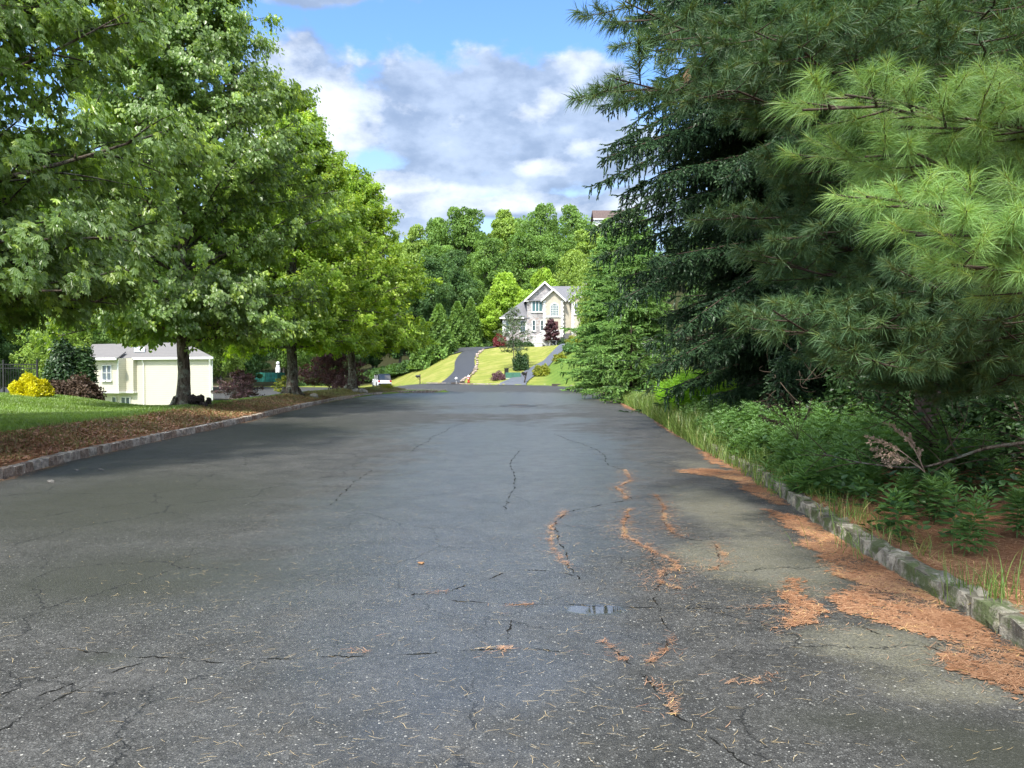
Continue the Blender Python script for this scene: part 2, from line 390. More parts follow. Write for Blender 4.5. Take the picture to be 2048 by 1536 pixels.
# ------------------------------------------------------------------ road
def blob(x, y, px, py, rx_, ry_):
    c = gp(px, py); a = gp(px + rx_, py); b = gp(px, max(py - ry_, 760)); b2 = gp(px, py + ry_)
    ra = abs(a[0] - c[0]); rb = abs(b[1] - b2[1]) / 2
    return np.exp(-(((x - c[0]) / ra) ** 2 + ((y - c[1]) / rb) ** 2))
def road_mat(t):
    P = t.pos()
    fine = t.noise(P, 170, 3, .7); mid = t.noise(P, 2.2, 5, .6); big = t.noise(P, .45, 4, .55)
    ag = t.vor(P, 95, out='Color'); agd = t.vor(P, 95)
    sep = t.new('ShaderNodeSeparateColor'); t.l.new(ag, sep.inputs[0])
    stone = t.m('MULTIPLY', t.m('GREATER_THAN', sep.outputs[0], .80), t.m('LESS_THAN', agd, .42))
    pale = t.m('MULTIPLY', t.m('GREATER_THAN', sep.outputs[1], .982), t.m('LESS_THAN', t.vor(P, 95), .36))
    sep2 = t.new('ShaderNodeSeparateColor'); t.l.new(t.vor(P, 55, out='Color'), sep2.inputs[0])
    pale2 = t.m('MULTIPLY', t.m('GREATER_THAN', sep2.outputs[0], .988), t.m('LESS_THAN', t.vor(P, 55), .33))
    c = t.mix(t.mr(mid, .3, .7), (.042, .041, .037), (.074, .072, .066))
    c = t.mix(t.mr(big, .35, .68), c, t.mix(.45, c, (.036, .038, .034)))
    c = t.mix(t.mr(fine, .35, .7), t.vm('SCALE', c, None, .4), t.vm('SCALE', c, None, 1.5))
    c = t.vm('SCALE', c, None, t.mr(t.noise(P, 22, 5, .75), .34, .66, .66, 1.32))
    c = t.mix(stone, c, (.13, .13, .12))
    c = t.mix(t.m('MAXIMUM', pale, pale2), c, (.34, .33, .29))
    moss = t.mr(t.m('ADD', t.attr('moss'), t.m('MULTIPLY', t.m('SUBTRACT', t.noise(P, 5, 6, .7), .5), .9)), .2, .75)
    mfn = t.mr(t.noise(P, 60, 4, .75), .42, .6)
    c = t.mix(t.m('MULTIPLY', moss, t.m('ADD', .30, t.m('MULTIPLY', mfn, .5))), c, t.mix(t.noise(P, 6, 3), (.12, .115, .065), (.21, .20, .155)))
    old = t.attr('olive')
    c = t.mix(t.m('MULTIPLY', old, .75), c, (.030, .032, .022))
    # hairline crack web
    wp = t.vm('ADD', P, t.vm('SCALE', t.noise(P, 1.7, 5, .7, col=True), None, .55))
    cr = t.vor(wp, .62, 'DISTANCE_TO_EDGE')
    gate = t.mr(t.noise(P, .7, 3), .38, .50)
    crack = t.m('MULTIPLY', t.m('SUBTRACT', 1.0, t.mr(cr, .001, .0065)), gate)
    wp2 = t.vm('ADD', P, t.vm('SCALE', t.noise(P, 4, 4, .7, col=True), None, .3))
    cr2 = t.vor(wp2, 2.1, 'DISTANCE_TO_EDGE')
    crack2 = t.m('MULTIPLY', t.m('SUBTRACT', 1.0, t.mr(cr2, .002, .010)), t.mr(t.noise(P, .9, 3), .57, .66))
    crack = t.m('MAXIMUM', crack, t.m('MULTIPLY', crack2, .0))
    c = t.mix(t.m('MULTIPLY', crack, .8), c, (.012, .012, .011))
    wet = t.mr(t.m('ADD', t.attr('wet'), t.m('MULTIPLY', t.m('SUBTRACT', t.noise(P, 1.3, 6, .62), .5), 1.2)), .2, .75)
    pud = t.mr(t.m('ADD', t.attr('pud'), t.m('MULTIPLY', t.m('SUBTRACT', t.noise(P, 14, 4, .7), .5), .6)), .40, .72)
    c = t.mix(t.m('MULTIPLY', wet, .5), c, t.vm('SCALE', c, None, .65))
    rough = t.m('SUBTRACT', .60, t.m('MULTIPLY', wet, .13))
    rough = t.m('SUBTRACT', rough, t.m('MULTIPLY', pud, .5), clamp=True)
    h = t.m('ADD', t.m('MULTIPLY', fine, .5), t.m('MULTIPLY', t.m('SUBTRACT', 1.0, agd), .6))
    h = t.m('MULTIPLY', h, t.m('SUBTRACT', 1.0, t.m('MAXIMUM', t.m('MULTIPLY', wet, .3), pud)))
    n = t.bump(h, .006, .9)
    n = t.bump(t.m('SUBTRACT', t.m('MULTIPLY', t.noise(P, .8, 2), .5), t.m('MULTIPLY', crack, .8)), .015, .6, n)
    return {'cw': t.m('MAXIMUM', t.m('MULTIPLY', t.m('MULTIPLY', wet, .85), t.m('MULTIPLY', t.mr(t.noise(P, 70, 3, .7), .38, .6, .5, 1.0), t.mr(t.noise(P, 3.5, 5, .7), .3, .62, .55, 1.0))), pud), 'cr': t.m('SUBTRACT', .36, t.m('MULTIPLY', pud, .34), clamp=True), 'c': c, 'r': rough, 'n': n, 's': t.m('ADD', .28, t.m('MULTIPLY', t.m('MAXIMUM', wet, pud), .72))}
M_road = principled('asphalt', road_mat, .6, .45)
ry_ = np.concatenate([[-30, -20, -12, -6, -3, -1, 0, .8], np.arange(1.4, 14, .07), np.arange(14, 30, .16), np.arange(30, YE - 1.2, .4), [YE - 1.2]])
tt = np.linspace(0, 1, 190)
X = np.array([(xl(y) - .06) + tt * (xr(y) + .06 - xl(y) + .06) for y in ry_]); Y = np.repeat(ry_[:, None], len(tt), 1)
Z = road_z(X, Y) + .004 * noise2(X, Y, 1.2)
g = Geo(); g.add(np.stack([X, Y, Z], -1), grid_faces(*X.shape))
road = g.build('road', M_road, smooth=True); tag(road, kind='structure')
def masks(o, X, Y):
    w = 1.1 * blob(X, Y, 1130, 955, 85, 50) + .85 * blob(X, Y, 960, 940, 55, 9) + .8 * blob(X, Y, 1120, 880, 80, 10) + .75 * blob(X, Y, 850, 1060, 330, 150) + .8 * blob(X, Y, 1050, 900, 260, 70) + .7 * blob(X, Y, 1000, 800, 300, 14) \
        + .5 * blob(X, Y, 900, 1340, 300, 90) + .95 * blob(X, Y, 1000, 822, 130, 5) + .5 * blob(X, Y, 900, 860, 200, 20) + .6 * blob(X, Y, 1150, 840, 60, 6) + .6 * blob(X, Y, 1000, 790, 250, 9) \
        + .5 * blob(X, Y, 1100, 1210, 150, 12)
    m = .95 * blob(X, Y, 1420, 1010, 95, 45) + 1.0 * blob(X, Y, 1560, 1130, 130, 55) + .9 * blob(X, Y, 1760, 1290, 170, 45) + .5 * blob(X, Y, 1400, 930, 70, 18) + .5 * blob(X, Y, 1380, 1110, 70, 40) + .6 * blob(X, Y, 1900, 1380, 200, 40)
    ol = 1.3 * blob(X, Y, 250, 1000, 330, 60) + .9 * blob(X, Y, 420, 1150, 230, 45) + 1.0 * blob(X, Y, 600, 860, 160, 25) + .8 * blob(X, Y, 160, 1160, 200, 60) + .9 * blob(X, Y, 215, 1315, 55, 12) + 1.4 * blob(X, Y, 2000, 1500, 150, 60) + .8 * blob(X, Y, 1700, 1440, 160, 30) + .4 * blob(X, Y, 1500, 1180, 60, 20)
    p = 1.35 * blob(X, Y, 1190, 1219, 66, 11)
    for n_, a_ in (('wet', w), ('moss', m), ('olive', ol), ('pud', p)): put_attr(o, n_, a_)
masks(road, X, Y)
sx_ = np.concatenate([np.arange(-90, -30, 2.5), np.arange(-30, 14, .6)]); sy_ = np.concatenate([np.arange(YE - 1.6, 90, .6), np.arange(90, 132, 1.5)])
X, Y = np.meshgrid(sx_, sy_); Z = road_z(X, Y) - .004
g = Geo(); g.add(np.stack([X, Y, Z], -1), grid_faces(*X.shape))
o = g.build('side_street', M_road, smooth=True); tag(o, kind='structure'); masks(o, X, Y)
o.data.validate()
# keep only the paved part of the side street sheet
import bmesh
bm = bmesh.new(); bm.from_mesh(o.data)
kill = [f for f in bm.faces if f.calc_center_median().y > yfar(f.calc_center_median().x) + 1.6 or
        (land_left(f.calc_center_median().x + 1.2, f.calc_center_median().y + .8) and land_left(f.calc_center_median().x + 1.2, f.calc_center_median().y - .8)) or
        (f.calc_center_median().x > xr(f.calc_center_median().y) + .7)]
bmesh.ops.delete(bm, geom=kill, context='FACES'); bm.to_mesh(o.data); bm.free()

# ------------------------------------------------------------------ driveways
M_drive = principled('driveway_asphalt', lambda t: {'c': t.mix(t.noise(t.pos(), 1.2, 5, .7), (.030, .032, .036), (.062, .066, .073)), 'n': t.bump(t.noise(t.pos(), 30, 3), .01)}, .6, .35)
def smooth_line(P, n=60):
    P = np.asarray(P, float)
    s = np.concatenate([[0], np.cumsum(np.linalg.norm(np.diff(P, axis=0), axis=1))])
    # Catmull-Rom through the points
    out = []
    Q = np.vstack([2 * P[0] - P[1], P, 2 * P[-1] - P[-2]])
    for u in np.linspace(0, len(P) - 1 - 1e-6, n):
        i = int(u); f = u - i; a, b, c, d = Q[i], Q[i + 1], Q[i + 2], Q[i + 3]
        out.append(.5 * ((2 * b) + (c - a) * f + (2 * a - 5 * b + 4 * c - d) * f * f + (-a + 3 * b - 3 * c + d) * f ** 3))
    return np.array(out)
def ribbon(P, w, lift, n=60, cols=7):
    L = smooth_line(P, n); Tn = nrm(np.gradient(L, axis=0)); N = np.stack([Tn[:, 1], -Tn[:, 0]], -1)
    w = np.interp(np.linspace(0, 1, n), np.linspace(0, 1, len(np.atleast_1d(w))), np.atleast_1d(w)) if np.ndim(w) else np.full(n, w)
    u = np.linspace(-.5, .5, cols)
    XY = L[:, None] + N[:, None] * (u[None, :, None] * w[:, None, None])
    z = terrain(XY[..., 0], XY[..., 1]) + lift
    return np.concatenate([XY, z[..., None]], -1)
D1 = [(-7.0, 79.5), (-7.0, 81.5), (-6.1, 85), (-5.6, 90), (-6.0, 98), (-5.6, 104), (-4.2, 108.5)]
r1 = ribbon(D1, [3.8, 2.6, 2.4, 2.5, 3.0], .09, 70)
V = r1.reshape(-1, 3); g = Geo(); g.add(V, grid_faces(70, 7))
r1b = ribbon([(-14, 109.5), (-7, 108.6), (-3.5, 108.2), (-1.2, 108.4)], [3.5, 6, 6.5, 4], .11, 40)
g.add(r1b, grid_faces(40, 7))
tag(g.build('driveway', M_drive, smooth=True), kind='structure')
D2 = [(-.2, 76.0), (.6, 78.5), (2.3, 83), (3.8, 87), (6.8, 94), (10.5, 101), (15, 106)]
r2 = ribbon(D2, [3.2, 2.1, 2.2, 2.3, 2.4], .09, 70)
M_drive2 = principled('sealed_asphalt', lambda t: {'c': t.mix(t.noise(t.pos(), 1.2, 5, .7), (.075, .083, .10), (.12, .13, .15))}, .5, .4)
g = Geo(); g.add(r2, grid_faces(70, 7)); tag(g.build('driveway', M_drive2, smooth=True), kind='structure')

# ------------------------------------------------------------------ kerbs of stone blocks
rng = np.random.default_rng(5)
def stone_template():
    pts = []; idx = {}
    for i in range(4):
        for j in range(4):
            for k in range(4):
                if i in (0, 3) or j in (0, 3) or k in (0, 3):
                    idx[(i, j, k)] = len(pts); pts.append((i / 1.5 - 1, j / 1.5 - 1, k / 1.5 - 1))
    P = np.array(pts)
    Q = P.copy(); e = (np.abs(P) > .9).sum(1)
    Q[e == 2] *= .955; Q[e == 3] *= .90
    F_ = []
    for ax in range(3):
        for s in (0, 3):
            for a in range(3):
                for b in range(3):
                    q = []
                    for (u, v) in ((a, b), (a + 1, b), (a + 1, b + 1), (a, b + 1)):
                        c = [0, 0, 0]; c[ax] = s; c[(ax + 1) % 3] = u; c[(ax + 2) % 3] = v; q.append(idx[tuple(c)])
                    F_.append(q if s == 3 else q[::-1])
    return Q * .5, np.array(F_)
STV, STF = stone_template()
def kerb(name, xs, ys, side, L0, h, w, mat, mortar, y0, y1, jit=.012):
    P = np.stack([xs, ys], -1); s = np.concatenate([[0], np.cumsum(np.linalg.norm(np.diff(P, axis=0), axis=1))])
    g = Geo(); u = 0.0; tot = s[-1]; gm = Geo(); line = []
    while u < tot:
        ln = L0 * rng.uniform(.8, 1.25)
        c = np.array([np.interp(u + ln / 2, s, P[:, 0]), np.interp(u + ln / 2, s, P[:, 1])]); c2 = np.array([np.interp(u + ln / 2 + .1, s, P[:, 0]), np.interp(u + ln / 2 + .1, s, P[:, 1])])
        t_ = nrm(c2 - c) if np.linalg.norm(c2 - c) > 1e-4 else np.array([0, 1.0]); n_ = np.array([-t_[1], t_[0]]) * side
        z = road_z(c[0], c[1])
        hh = h * rng.uniform(.93, 1.06); ww = w * rng.uniform(.92, 1.08)
        c3 = np.array([c[0] + n_[0] * ww / 2, c[1] + n_[1] * ww / 2, z + hh / 2 - .05])
        V = STV * np.array([ln - .022, ww, hh + .1]) + rng.normal(0, jit, STV.shape) * .45
        tl = rng.normal(0, .035)
        Xa = np.array([t_[0], t_[1], 0]); Ya = np.array([n_[0], n_[1], tl]); Za = np.array([0, 0, 1.0])
        g.add(c3 + V[:, :1] * Xa + V[:, 1:2] * Ya + V[:, 2:] * Za, STF, rng.random())
        line.append((c, n_, z)); u += ln
    c = np.array([l[0] for l in line]); n_ = np.array([l[1] for l in line]); z = np.array([l[2] for l in line])
    prof = [(.022, -.05), (.022, h * .93), (w + .01, h * .95), (w + .03, -.05)]
    V = np.stack([np.concatenate([c + n_ * a, (z + b)[:, None]], 1) for a, b in prof], 1)
    gm.add(V, grid_faces(len(c), 4))
    r = g.build(name, mat); tag(r, kind='structure')
    m_ = gm.build('mortar', mortar, r)
    return r
def stone_mat(a, b, moss=0.0):
    def f(t):
        P = t.pos(); v = t.attr('v'); n = t.noise(P, 9, 5, .7); n2 = t.noise(P, 45, 4, .7)
        c = t.mix(v, a, b); c = t.mix(t.mr(n, .38, .66), t.vm('SCALE', c, None, .55), t.vm('SCALE', c, None, 1.25))
        c = t.mix(t.mr(n2, .55, .7), c, (.42, .39, .33))
        if moss: c = t.mix(t.m('MULTIPLY', t.mr(t.noise(P, 5, 5, .7), .42, .6), moss), c, (.075, .10, .035))
        return {'c': c, 'n': t.bump(t.m('ADD', n, n2), .02)}
    return f
M_kl = principled('granite_brown', stone_mat((.22, .15, .11), (.38, .34, .29)), .9, .2)
M_kr = principled('granite_mossy', stone_mat((.26, .24, .19), (.36, .33, .27), .9), .9, .2)
M_mort = flat('mortar', (.48, .43, .36), .95, .1, var=.3, vs=20, bump=.005)
M_mort2 = flat('mortar_dark', (.13, .12, .09), .95, .1, var=.3, vs=20, bump=.005)
def dens(xs, ys, n):
    P = smooth_line(np.stack([xs, ys], -1), n); return P[:, 0], P[:, 1]
kx, ky = dens(np.concatenate([[-6.0, -6.6], LK[:, 0], [LK[-1, 0] + 1.6, LK[-1, 0] + 2.6, LK[-1, 0] + 2.0, LK[-1, 0] - 1.5, LK[-1, 0] - 5, -25]]), np.concatenate([[-4, 4], LK[:, 1], [YE + 1.0, YE + 2.4, YE + 4.2, YE + 6.2, YE + 7.5, YE + 8.5]]), 300)
kerb('kerb', kx, ky, 1, .27, .145, .15, M_kl, M_mort, 0, 0)
sel = ry < 62
kx, ky = dens(rx[sel][1:], ry[sel][1:], 200)
kerb('kerb', kx, ky, -1, .34, .125, .17, M_kr, M_mort2, 0, 0, .02)
kx, ky = dens(FK[::-1, 0], FK[::-1, 1], 200)
kerb('kerb', kx, ky, -1, .9, .13, .16, M_kl, M_mort, 0, 0)

# ------------------------------------------------------------------ cracks, manhole
M_crack = flat('crack_fill', (.010, .010, .009), .9, .1)
g = Geo(); rng = np.random.default_rng(11)
def worldline(pts, step=.02):
    rng = np.random.default_rng(int(pts[0][0] * 7 + pts[0][1])); P = np.array([gp(*p)[:2] for p in pts]); s = np.concatenate([[0], np.cumsum(np.linalg.norm(np.diff(P, axis=0), axis=1))])
    u = np.arange(0, s[-1], step); L = np.stack([np.interp(u, s, P[:, 0]), np.interp(u, s, P[:, 1])], -1)
    if len(L) < 3: return L
    j = np.cumsum(rng.normal(0, .006, L.shape), axis=0); j -= np.linspace(0, 1, len(L))[:, None] * j[-1]
    return L + j + rng.normal(0, .003, L.shape)
CR = [[(820, 1190), (900, 1180), (960, 1155), (1020, 1140), (1090, 1143), (1150, 1152)], [(100, 1288), (170, 1310), (250, 1325), (400, 1327), (520, 1316), (700, 1306), (860, 1303), (1030, 1297), (1180, 1312)],
      [(900, 1200), (1020, 1212), (1180, 1212), (1330, 1217), (1500, 1216), (1700, 1203)], [(0, 1392), (60, 1372), (130, 1350)], [(0, 1462), (80, 1425), (150, 1390), (250, 1340), (290, 1325)],
      [(0, 1425), (60, 1400), (120, 1378), (190, 1345)], [(1020, 1240), (1015, 1262), (1018, 1285)], [(1620, 1225), (1690, 1250), (1760, 1270), (1840, 1290), (1900, 1312), (2048, 1345)],
      [(1040, 900), (1020, 930), (1030, 960), (1008, 1020)], [(1110, 868), (1150, 885), (1180, 900), (1215, 930), (1250, 940)], [(1262, 962), (1230, 975), (1253, 1000), (1190, 1010), (1135, 1020), (1110, 1040), (1112, 1070), (1140, 1135), (1160, 1160)],
      [(1262, 1018), (1240, 1040), (1245, 1070), (1275, 1090), (1330, 1125), (1310, 1135), (1325, 1165), (1310, 1200), (1320, 1215)], [(1310, 990), (1330, 1010), (1330, 1040), (1370, 1075), (1430, 1085), (1450, 1130), (1400, 1145), (1340, 1150)],
      [(1320, 1217), (1345, 1270), (1335, 1300), (1290, 1330)], [(1200, 1285), (1250, 1320), (1300, 1355), (1340, 1410), (1420, 1470), (1500, 1536)], [(860, 850), (760, 865), (640, 872)], [(880, 830), (930, 845), (860, 875), (820, 905)],
      [(740, 940), (700, 970), (660, 1010)], [(1040, 820), (1150, 822), (1240, 820)]]
for c in CR:
    L = worldline(c)
    if len(L) < 4: continue
    n = len(L); Tn = nrm(np.gradient(L, axis=0)); N = np.stack([Tn[:, 1], -Tn[:, 0]], -1)
    w = np.clip(.0016 + .0032 * np.sin(np.arange(n) * .35 + rng.random() * 6) + rng.normal(0, .0018, n), .0004, .012) * np.interp(L[:, 1], [4, 30], [1, 3]); w[0] = w[-1] = .0005
    V = np.stack([np.concatenate([L - N * w[:, None], np.full((n, 1), 0)], 1), np.concatenate([L + N * w[:, None], np.full((n, 1), 0)], 1)], 1)
    V[..., 2] = road_z(V[..., 0], V[..., 1]) + .004 * noise2(V[..., 0], V[..., 1], 1.2) + .0025
    g.add(V, grid_faces(n, 2))
o = g.build('road_cracks', M_crack); tag(o, kind='structure')
mc = gp(1037, 812)
mh = thing('manhole', 'iron manhole cover in a raised asphalt collar, middle of the wet road', 'manhole', (mc[0], mc[1], 0))
M_iron = flat('cast_iron', (.10, .085, .075), .45, .5, .6, .3, 20, .004); M_patch = flat('asphalt_collar', (.035, .036, .038), .35, .5, 0, .3, 8, .01)
g = Geo(); g.lathe([(.82, -.05), (.82, .004), (.7, .03), (.47, .045), (.46, .035)], 40); g.build('collar', M_patch, mh, True)
g = Geo(); g.lathe([(.46, .0), (.46, .052), (.41, .052), (.405, .045)], 40); g.build('frame', M_iron, mh)
g = Geo(); g.lathe([(.40, .0), (.40, .047), (.1, .05)], 36)
for i in range(-4, 5):
    for j in range(-4, 5):
        if i * i + j * j < 18: g.box(i * .08 - .02, i * .08 + .02, j * .08 - .02, j * .08 + .02, .045, .055)
g.build('cover', M_iron, mh)
for k, (px, py, nm, d) in enumerate([(913, 772, 'storm drain inlet in the far kerb left of the red hydrant', 0), (1121, 774, 'storm drain inlet in the far kerb below the mown mound', 0)]):
    p = at(px, py, 78 if k == 0 else 72); x = p[0]; y = yfar(x) - .03
    dr_ = thing('storm_drain', nm, 'drain', (x, y, road_z(x, y)), 'storm drains in the far kerb')
    g = Geo(); g.box(-.75, .75, -.35, .25, -.02, .02); g.build('grate', M_iron, dr_)
    g = Geo(); g.box(-.8, .8, .0, .3, .02, .2); g.build('inlet', M_iron, dr_)
# ------------------------------------------------------------------ stone house on the hill
def bricks(a, b, c_, sc=2.2):
    def f(t):
        P = t.obj(); q = t.vm('MULTIPLY', P, (1, 1, 1.7))
        col = t.vor(q, sc, out='Color'); e = t.vor(q, sc, 'DISTANCE_TO_EDGE'); s = t.new('ShaderNodeSeparateColor'); t.l.new(col, s.inputs[0])
        c = t.mix(s.outputs[0], a, b); c = t.mix(t.mr(s.outputs[1], .7, .9), c, c_)
        c = t.mix(t.mr(e, .0, .06), (.40, .38, .36), c)
        return {'c': c, 'n': t.bump(e, .03)}
    return f
M_stone = principled('fieldstone', bricks((.22, .21, .215), (.40, .385, .38), (.31, .26, .24)), .9, .1)
M_stucco = flat('beige_stucco', (.42, .385, .31), .9, .1, var=.06, vs=3)
M_white2 = None; M_white = flat('white_trim', (.66, .66, .64), .5, .3, var=.03)
def shingle(c0, c1):
    def f(t):
        P = t.obj(); b = t.new('ShaderNodeTexBrick'); t.l.new(P, b.inputs[0]); b.inputs['Scale'].default_value = 3
        q = t.vm('MULTIPLY', P, (1, 1, 1)); n = t.noise(q, 7, 4, .7); w = t.new('ShaderNodeTexWave', bands_direction='Z'); w.inputs['Scale'].default_value = 2.6; w.inputs['Distortion'].default_value = .6; t.l.new(P, w.inputs[0])
        return {'c': t.mix(t.m('ADD', t.m('MULTIPLY', n, .7), t.m('MULTIPLY', w.outputs[0], .3)), c0, c1), 'n': t.bump(w.outputs[0], .02)}
    return f
M_roof = principled('grey_shingles', shingle((.10, .10, .108), (.20, .20, .21)), .9, .15)
M_glass = principled('window_glass', lambda t: (.05, .08, .09), .06, .8)
M_curtain = principled('teal_glass', lambda t: (.07, .14, .15), .12, .6)
M_darkdoor = flat('dark_door', (.09, .035, .03), .5)
M_black = flat('black_metal', (.018, .018, .018), .4, .4)

def window(parent, x0, x1, z0, z1, y, mat, nx=1, nz=1, arch=False, fr=.09, m=.035, glass_lab=None):
    """frame part with pane and sill as sub-parts; faces -Y"""
    cx = (x0 + x1) / 2; r = (x1 - x0) / 2
    g = Geo()
    if arch:
        an = np.linspace(0, np.pi, 17); zc = z1 - r
        outer = [(x1 + fr, z0), *[(cx + (r + fr) * math.cos(a), zc + (r + fr) * math.sin(a)) for a in an], (x0 - fr, z0)]
        inner = [(x1, z0), *[(cx + r * math.cos(a), zc + r * math.sin(a)) for a in an], (x0, z0)]
        n = len(outer)
        V = [(p[0], y - .09, p[1]) for p in outer] + [(p[0], y - .09, p[1]) for p in inner] + [(p[0], y + .05, p[1]) for p in outer] + [(p[0], y + .02, p[1]) for p in inner]
        Q = []
        for i in range(n - 1): Q += [(i, i + 1, n + i + 1, n + i), (i, 2 * n + i, 2 * n + i + 1, i + 1), (n + i, n + i + 1, 3 * n + i + 1, 3 * n + i)]
        g.add(V, [Q]); g.box(x0 - fr, x1 + fr, y - .09, y + .05, z0 - fr, z0)
    else:
        for b in ((x0 - fr, x0, z0, z1), (x1, x1 + fr, z0, z1), (x0 - fr, x1 + fr, z1, z1 + fr), (x0 - fr, x1 + fr, z0 - fr, z0)):
            g.box(b[0], b[1], y - .09, y + .03, b[2], b[3])
    for i in range(1, nx): xx = x0 + (x1 - x0) * i / nx; g.box(xx - m / 2, xx + m / 2, y - .06, y, z0, z1 - (.15 * r if arch else 0))
    for i in range(1, nz):
        zz = z0 + (z1 - z0) * i / nz; hw = r if not arch or zz < z1 - r else math.sqrt(max(0, r * r - (zz - z1 + r) ** 2))
        g.box(cx - hw, cx + hw, y - .055, y - .002, zz - m / 2, zz + m / 2)
    w = g.build('window', M_white, parent)
    g = Geo()
    if arch: g.add([(cx, y - .01, z0)] + [(p[0], y - .01, p[1]) for p in inner], [[(0, i, i + 1) for i in range(1, n)]])
    else: g.box(x0, x1, y - .015, y + .02, z0, z1)
    g.build('pane', mat, w)
    g = Geo(); g.box(x0 - fr - .06, x1 + fr + .06, y - .16, y - .0905, z0 - fr - .07, z0 - fr + .02); g.build('sill', M_white, w)
    return w
HX = at(960 + 290 / 6.4, 700, 112); hz0 = 1.5 + 38.3 * 112 / F
house = thing('stone_house', 'two-storey stone and beige house with grey gabled roof up on the hill', 'house', (HX[0], 112, hz0 - .1))
g = Geo(); g.box(0, 3.6, 0, 9, -1.5, 4.98); g.prism([(3.53, -1.5), (8.7, -1.5), (8.7, 7.6), (6.09, 9.88), (3.53, 7.6)], -.4, 10)
g.build('wall', M_stone, house)
g = Geo(); g.prism([(5.86, 2.0), (8.72, 2.0), (8.72, 7.5), (7.29, 8.78), (5.86, 7.5)], -1.3, -.38); g.box(8.68, 14.3, -.38, 10, -1.5, 7.5); g.prism([(9.96, -1.5), (11.5, -1.5), (11.5, 7.4), (10.7, 8.25), (9.96, 7.4)], -1.0, -.37)
g.build('stucco_wall', M_stucco, house)
g = Geo(); g.box(5.86, 8.72, -1.25, -.38, -1.5, 1.95); g.box(8.72, 11.4, -.9, -.385, -1.4, 2.6); g.build('stone_base', flat('dark_base', (.12, .12, .12), .9), house)
g = Geo()
def gable(g, x0, xa, x1, ze, za, y0, y1, t=.14):
    g.slab([(x0, y0, ze), (xa, y0, za), (xa, y1, za), (x0, y1, ze)], t); g.slab([(xa, y0, za), (x1, y0, ze), (x1, y1, ze), (xa, y1, za)], t)
gable(g, 3.12, 6.09, 9.06, 7.38, 10.12, -.75, 5.0); gable(g, 5.5, 7.29, 9.08, 7.35, 8.99, -1.65, 3); gable(g, 9.5, 10.7, 11.9, 7.32, 8.5, -1.35, 3)
g.slab([(3.13, -.7, 7.37), (14.8, -.7, 7.37), (12.5, 5, 10.03), (6.1, 5, 10.03)], .12); g.slab([(14.8, -.7, 7.37), (14.8, 10.6, 7.37), (12.5, 5.01, 10.03), (12.5, 5, 10.03)], .12)
g.slab([(14.8, 10.6, 7.37), (3.13, 10.6, 7.37), (6.1, 5, 10.03), (12.5, 5, 10.03)], .12); g.slab([(3.13, 10.6, 7.37), (3.13, -.7, 7.37), (6.1, 4.99, 10.03), (6.1, 5, 10.03)], .12)
g.slab([(-.42, -.45, 4.9), (3.9, -.45, 4.9), (3.9, 4.4, 8.1), (3.5, 4.4, 8.1)], .12); g.slab([(-.42, 9.4, 4.9), (-.42, -.45, 4.9), (3.5, 4.4, 8.1), (3.5, 4.5, 8.1)], .12)
g.slab([(3.9, 9.4, 4.9), (-.42, 9.4, 4.9), (3.5, 4.5, 8.1), (3.9, 4.5, 8.1)], .12)
roof = g.build('roof', M_roof, house)
g = Geo(); g.box(12.2, 13.1, 6.2, 7.2, 8.5, 10.9); g.build('chimney', M_stone, roof)
g = Geo()
def rake(g, x0, xa, x1, ze, za, y):
    for (a, za_, b, zb_) in ((x0, ze, xa, za), (xa, za, x1, ze)):
        V = [(a, y, za_ - .30), (b, y, zb_ - .30), (b, y, zb_ + .02), (a, y, za_ + .02), (a, y + .1, za_ - .30), (b, y + .1, zb_ - .30), (b, y + .1, zb_ + .02), (a, y + .1, za_ + .02)]
        g.add(V, [[(0, 1, 2, 3), (7, 6, 5, 4), (0, 4, 5, 1), (3, 2, 6, 7), (0, 3, 7, 4), (1, 5, 6, 2)]])
for rk in ((3.1, 6.09, 9.08, 7.38, 10.12, -.86), (5.48, 7.29, 9.1, 7.35, 8.99, -1.76), (9.48, 10.7, 11.92, 7.32, 8.5, -1.46)): g = Geo(); rake(g, *rk); g.build('gable_trim', M_white, house)
for b in ((-.45, 3.1, -.55, -.45, 4.74, 4.93), (11.93, 14.85, -.82, -.71, 7.2, 7.4), (5.8, 8.78, -1.42, -1.31, 4.86, 5.06), (3.1, 3.75, -.85, -.42, 7.2, 7.3)): g = Geo(); g.box(*b); g.build('moulding', M_white, house)
for xq, y, z0_, z1_ in ((0.0, 0, .2, 4.6), (3.3, -.08, .2, 4.9), (5.86, -1.3, 2.1, 7.3), (8.42, -1.3, 2.1, 7.3), (9.96, -1.0, 2.6, 7.2)):
    g = Geo(); z = z0_; k = 0
    while z < z1_: w_ = .42 if k % 2 else .28; g.box(xq - .03, xq - .03 + w_, y - .05, y - .002, z, z + .24); z += .29; k += 1
    g.build('quoins', M_white, house)
window(house, 4.30, 5.72, 5.82, 7.28, -.4, M_curtain, 3, 1, fr=.13, m=.1); window(house, 6.97, 7.97, 5.10, 6.86, -1.3, M_curtain, 5, 7, True, .12, .045)
for xw in (4.36, 5.55): window(house, xw, xw + .34, 3.05, 4.5, -.4, M_glass, 1, 2, True, .1)
for xw in (.5, 2.58, 2.98): window(house, xw, xw + (.42 if xw < 1 else .32), 2.9, 4.4, 0 - .0, M_glass, 1, 2)
window(house, 10.4, 11.05, 5.4, 6.9, -1.0, M_glass, 2, 3)
window(house, 12.2, 13.4, 5.5, 6.9, -.38, M_glass, 2, 2); window(house, 12.2, 13.4, 2.6, 4.1, -.38, M_glass, 2, 2)
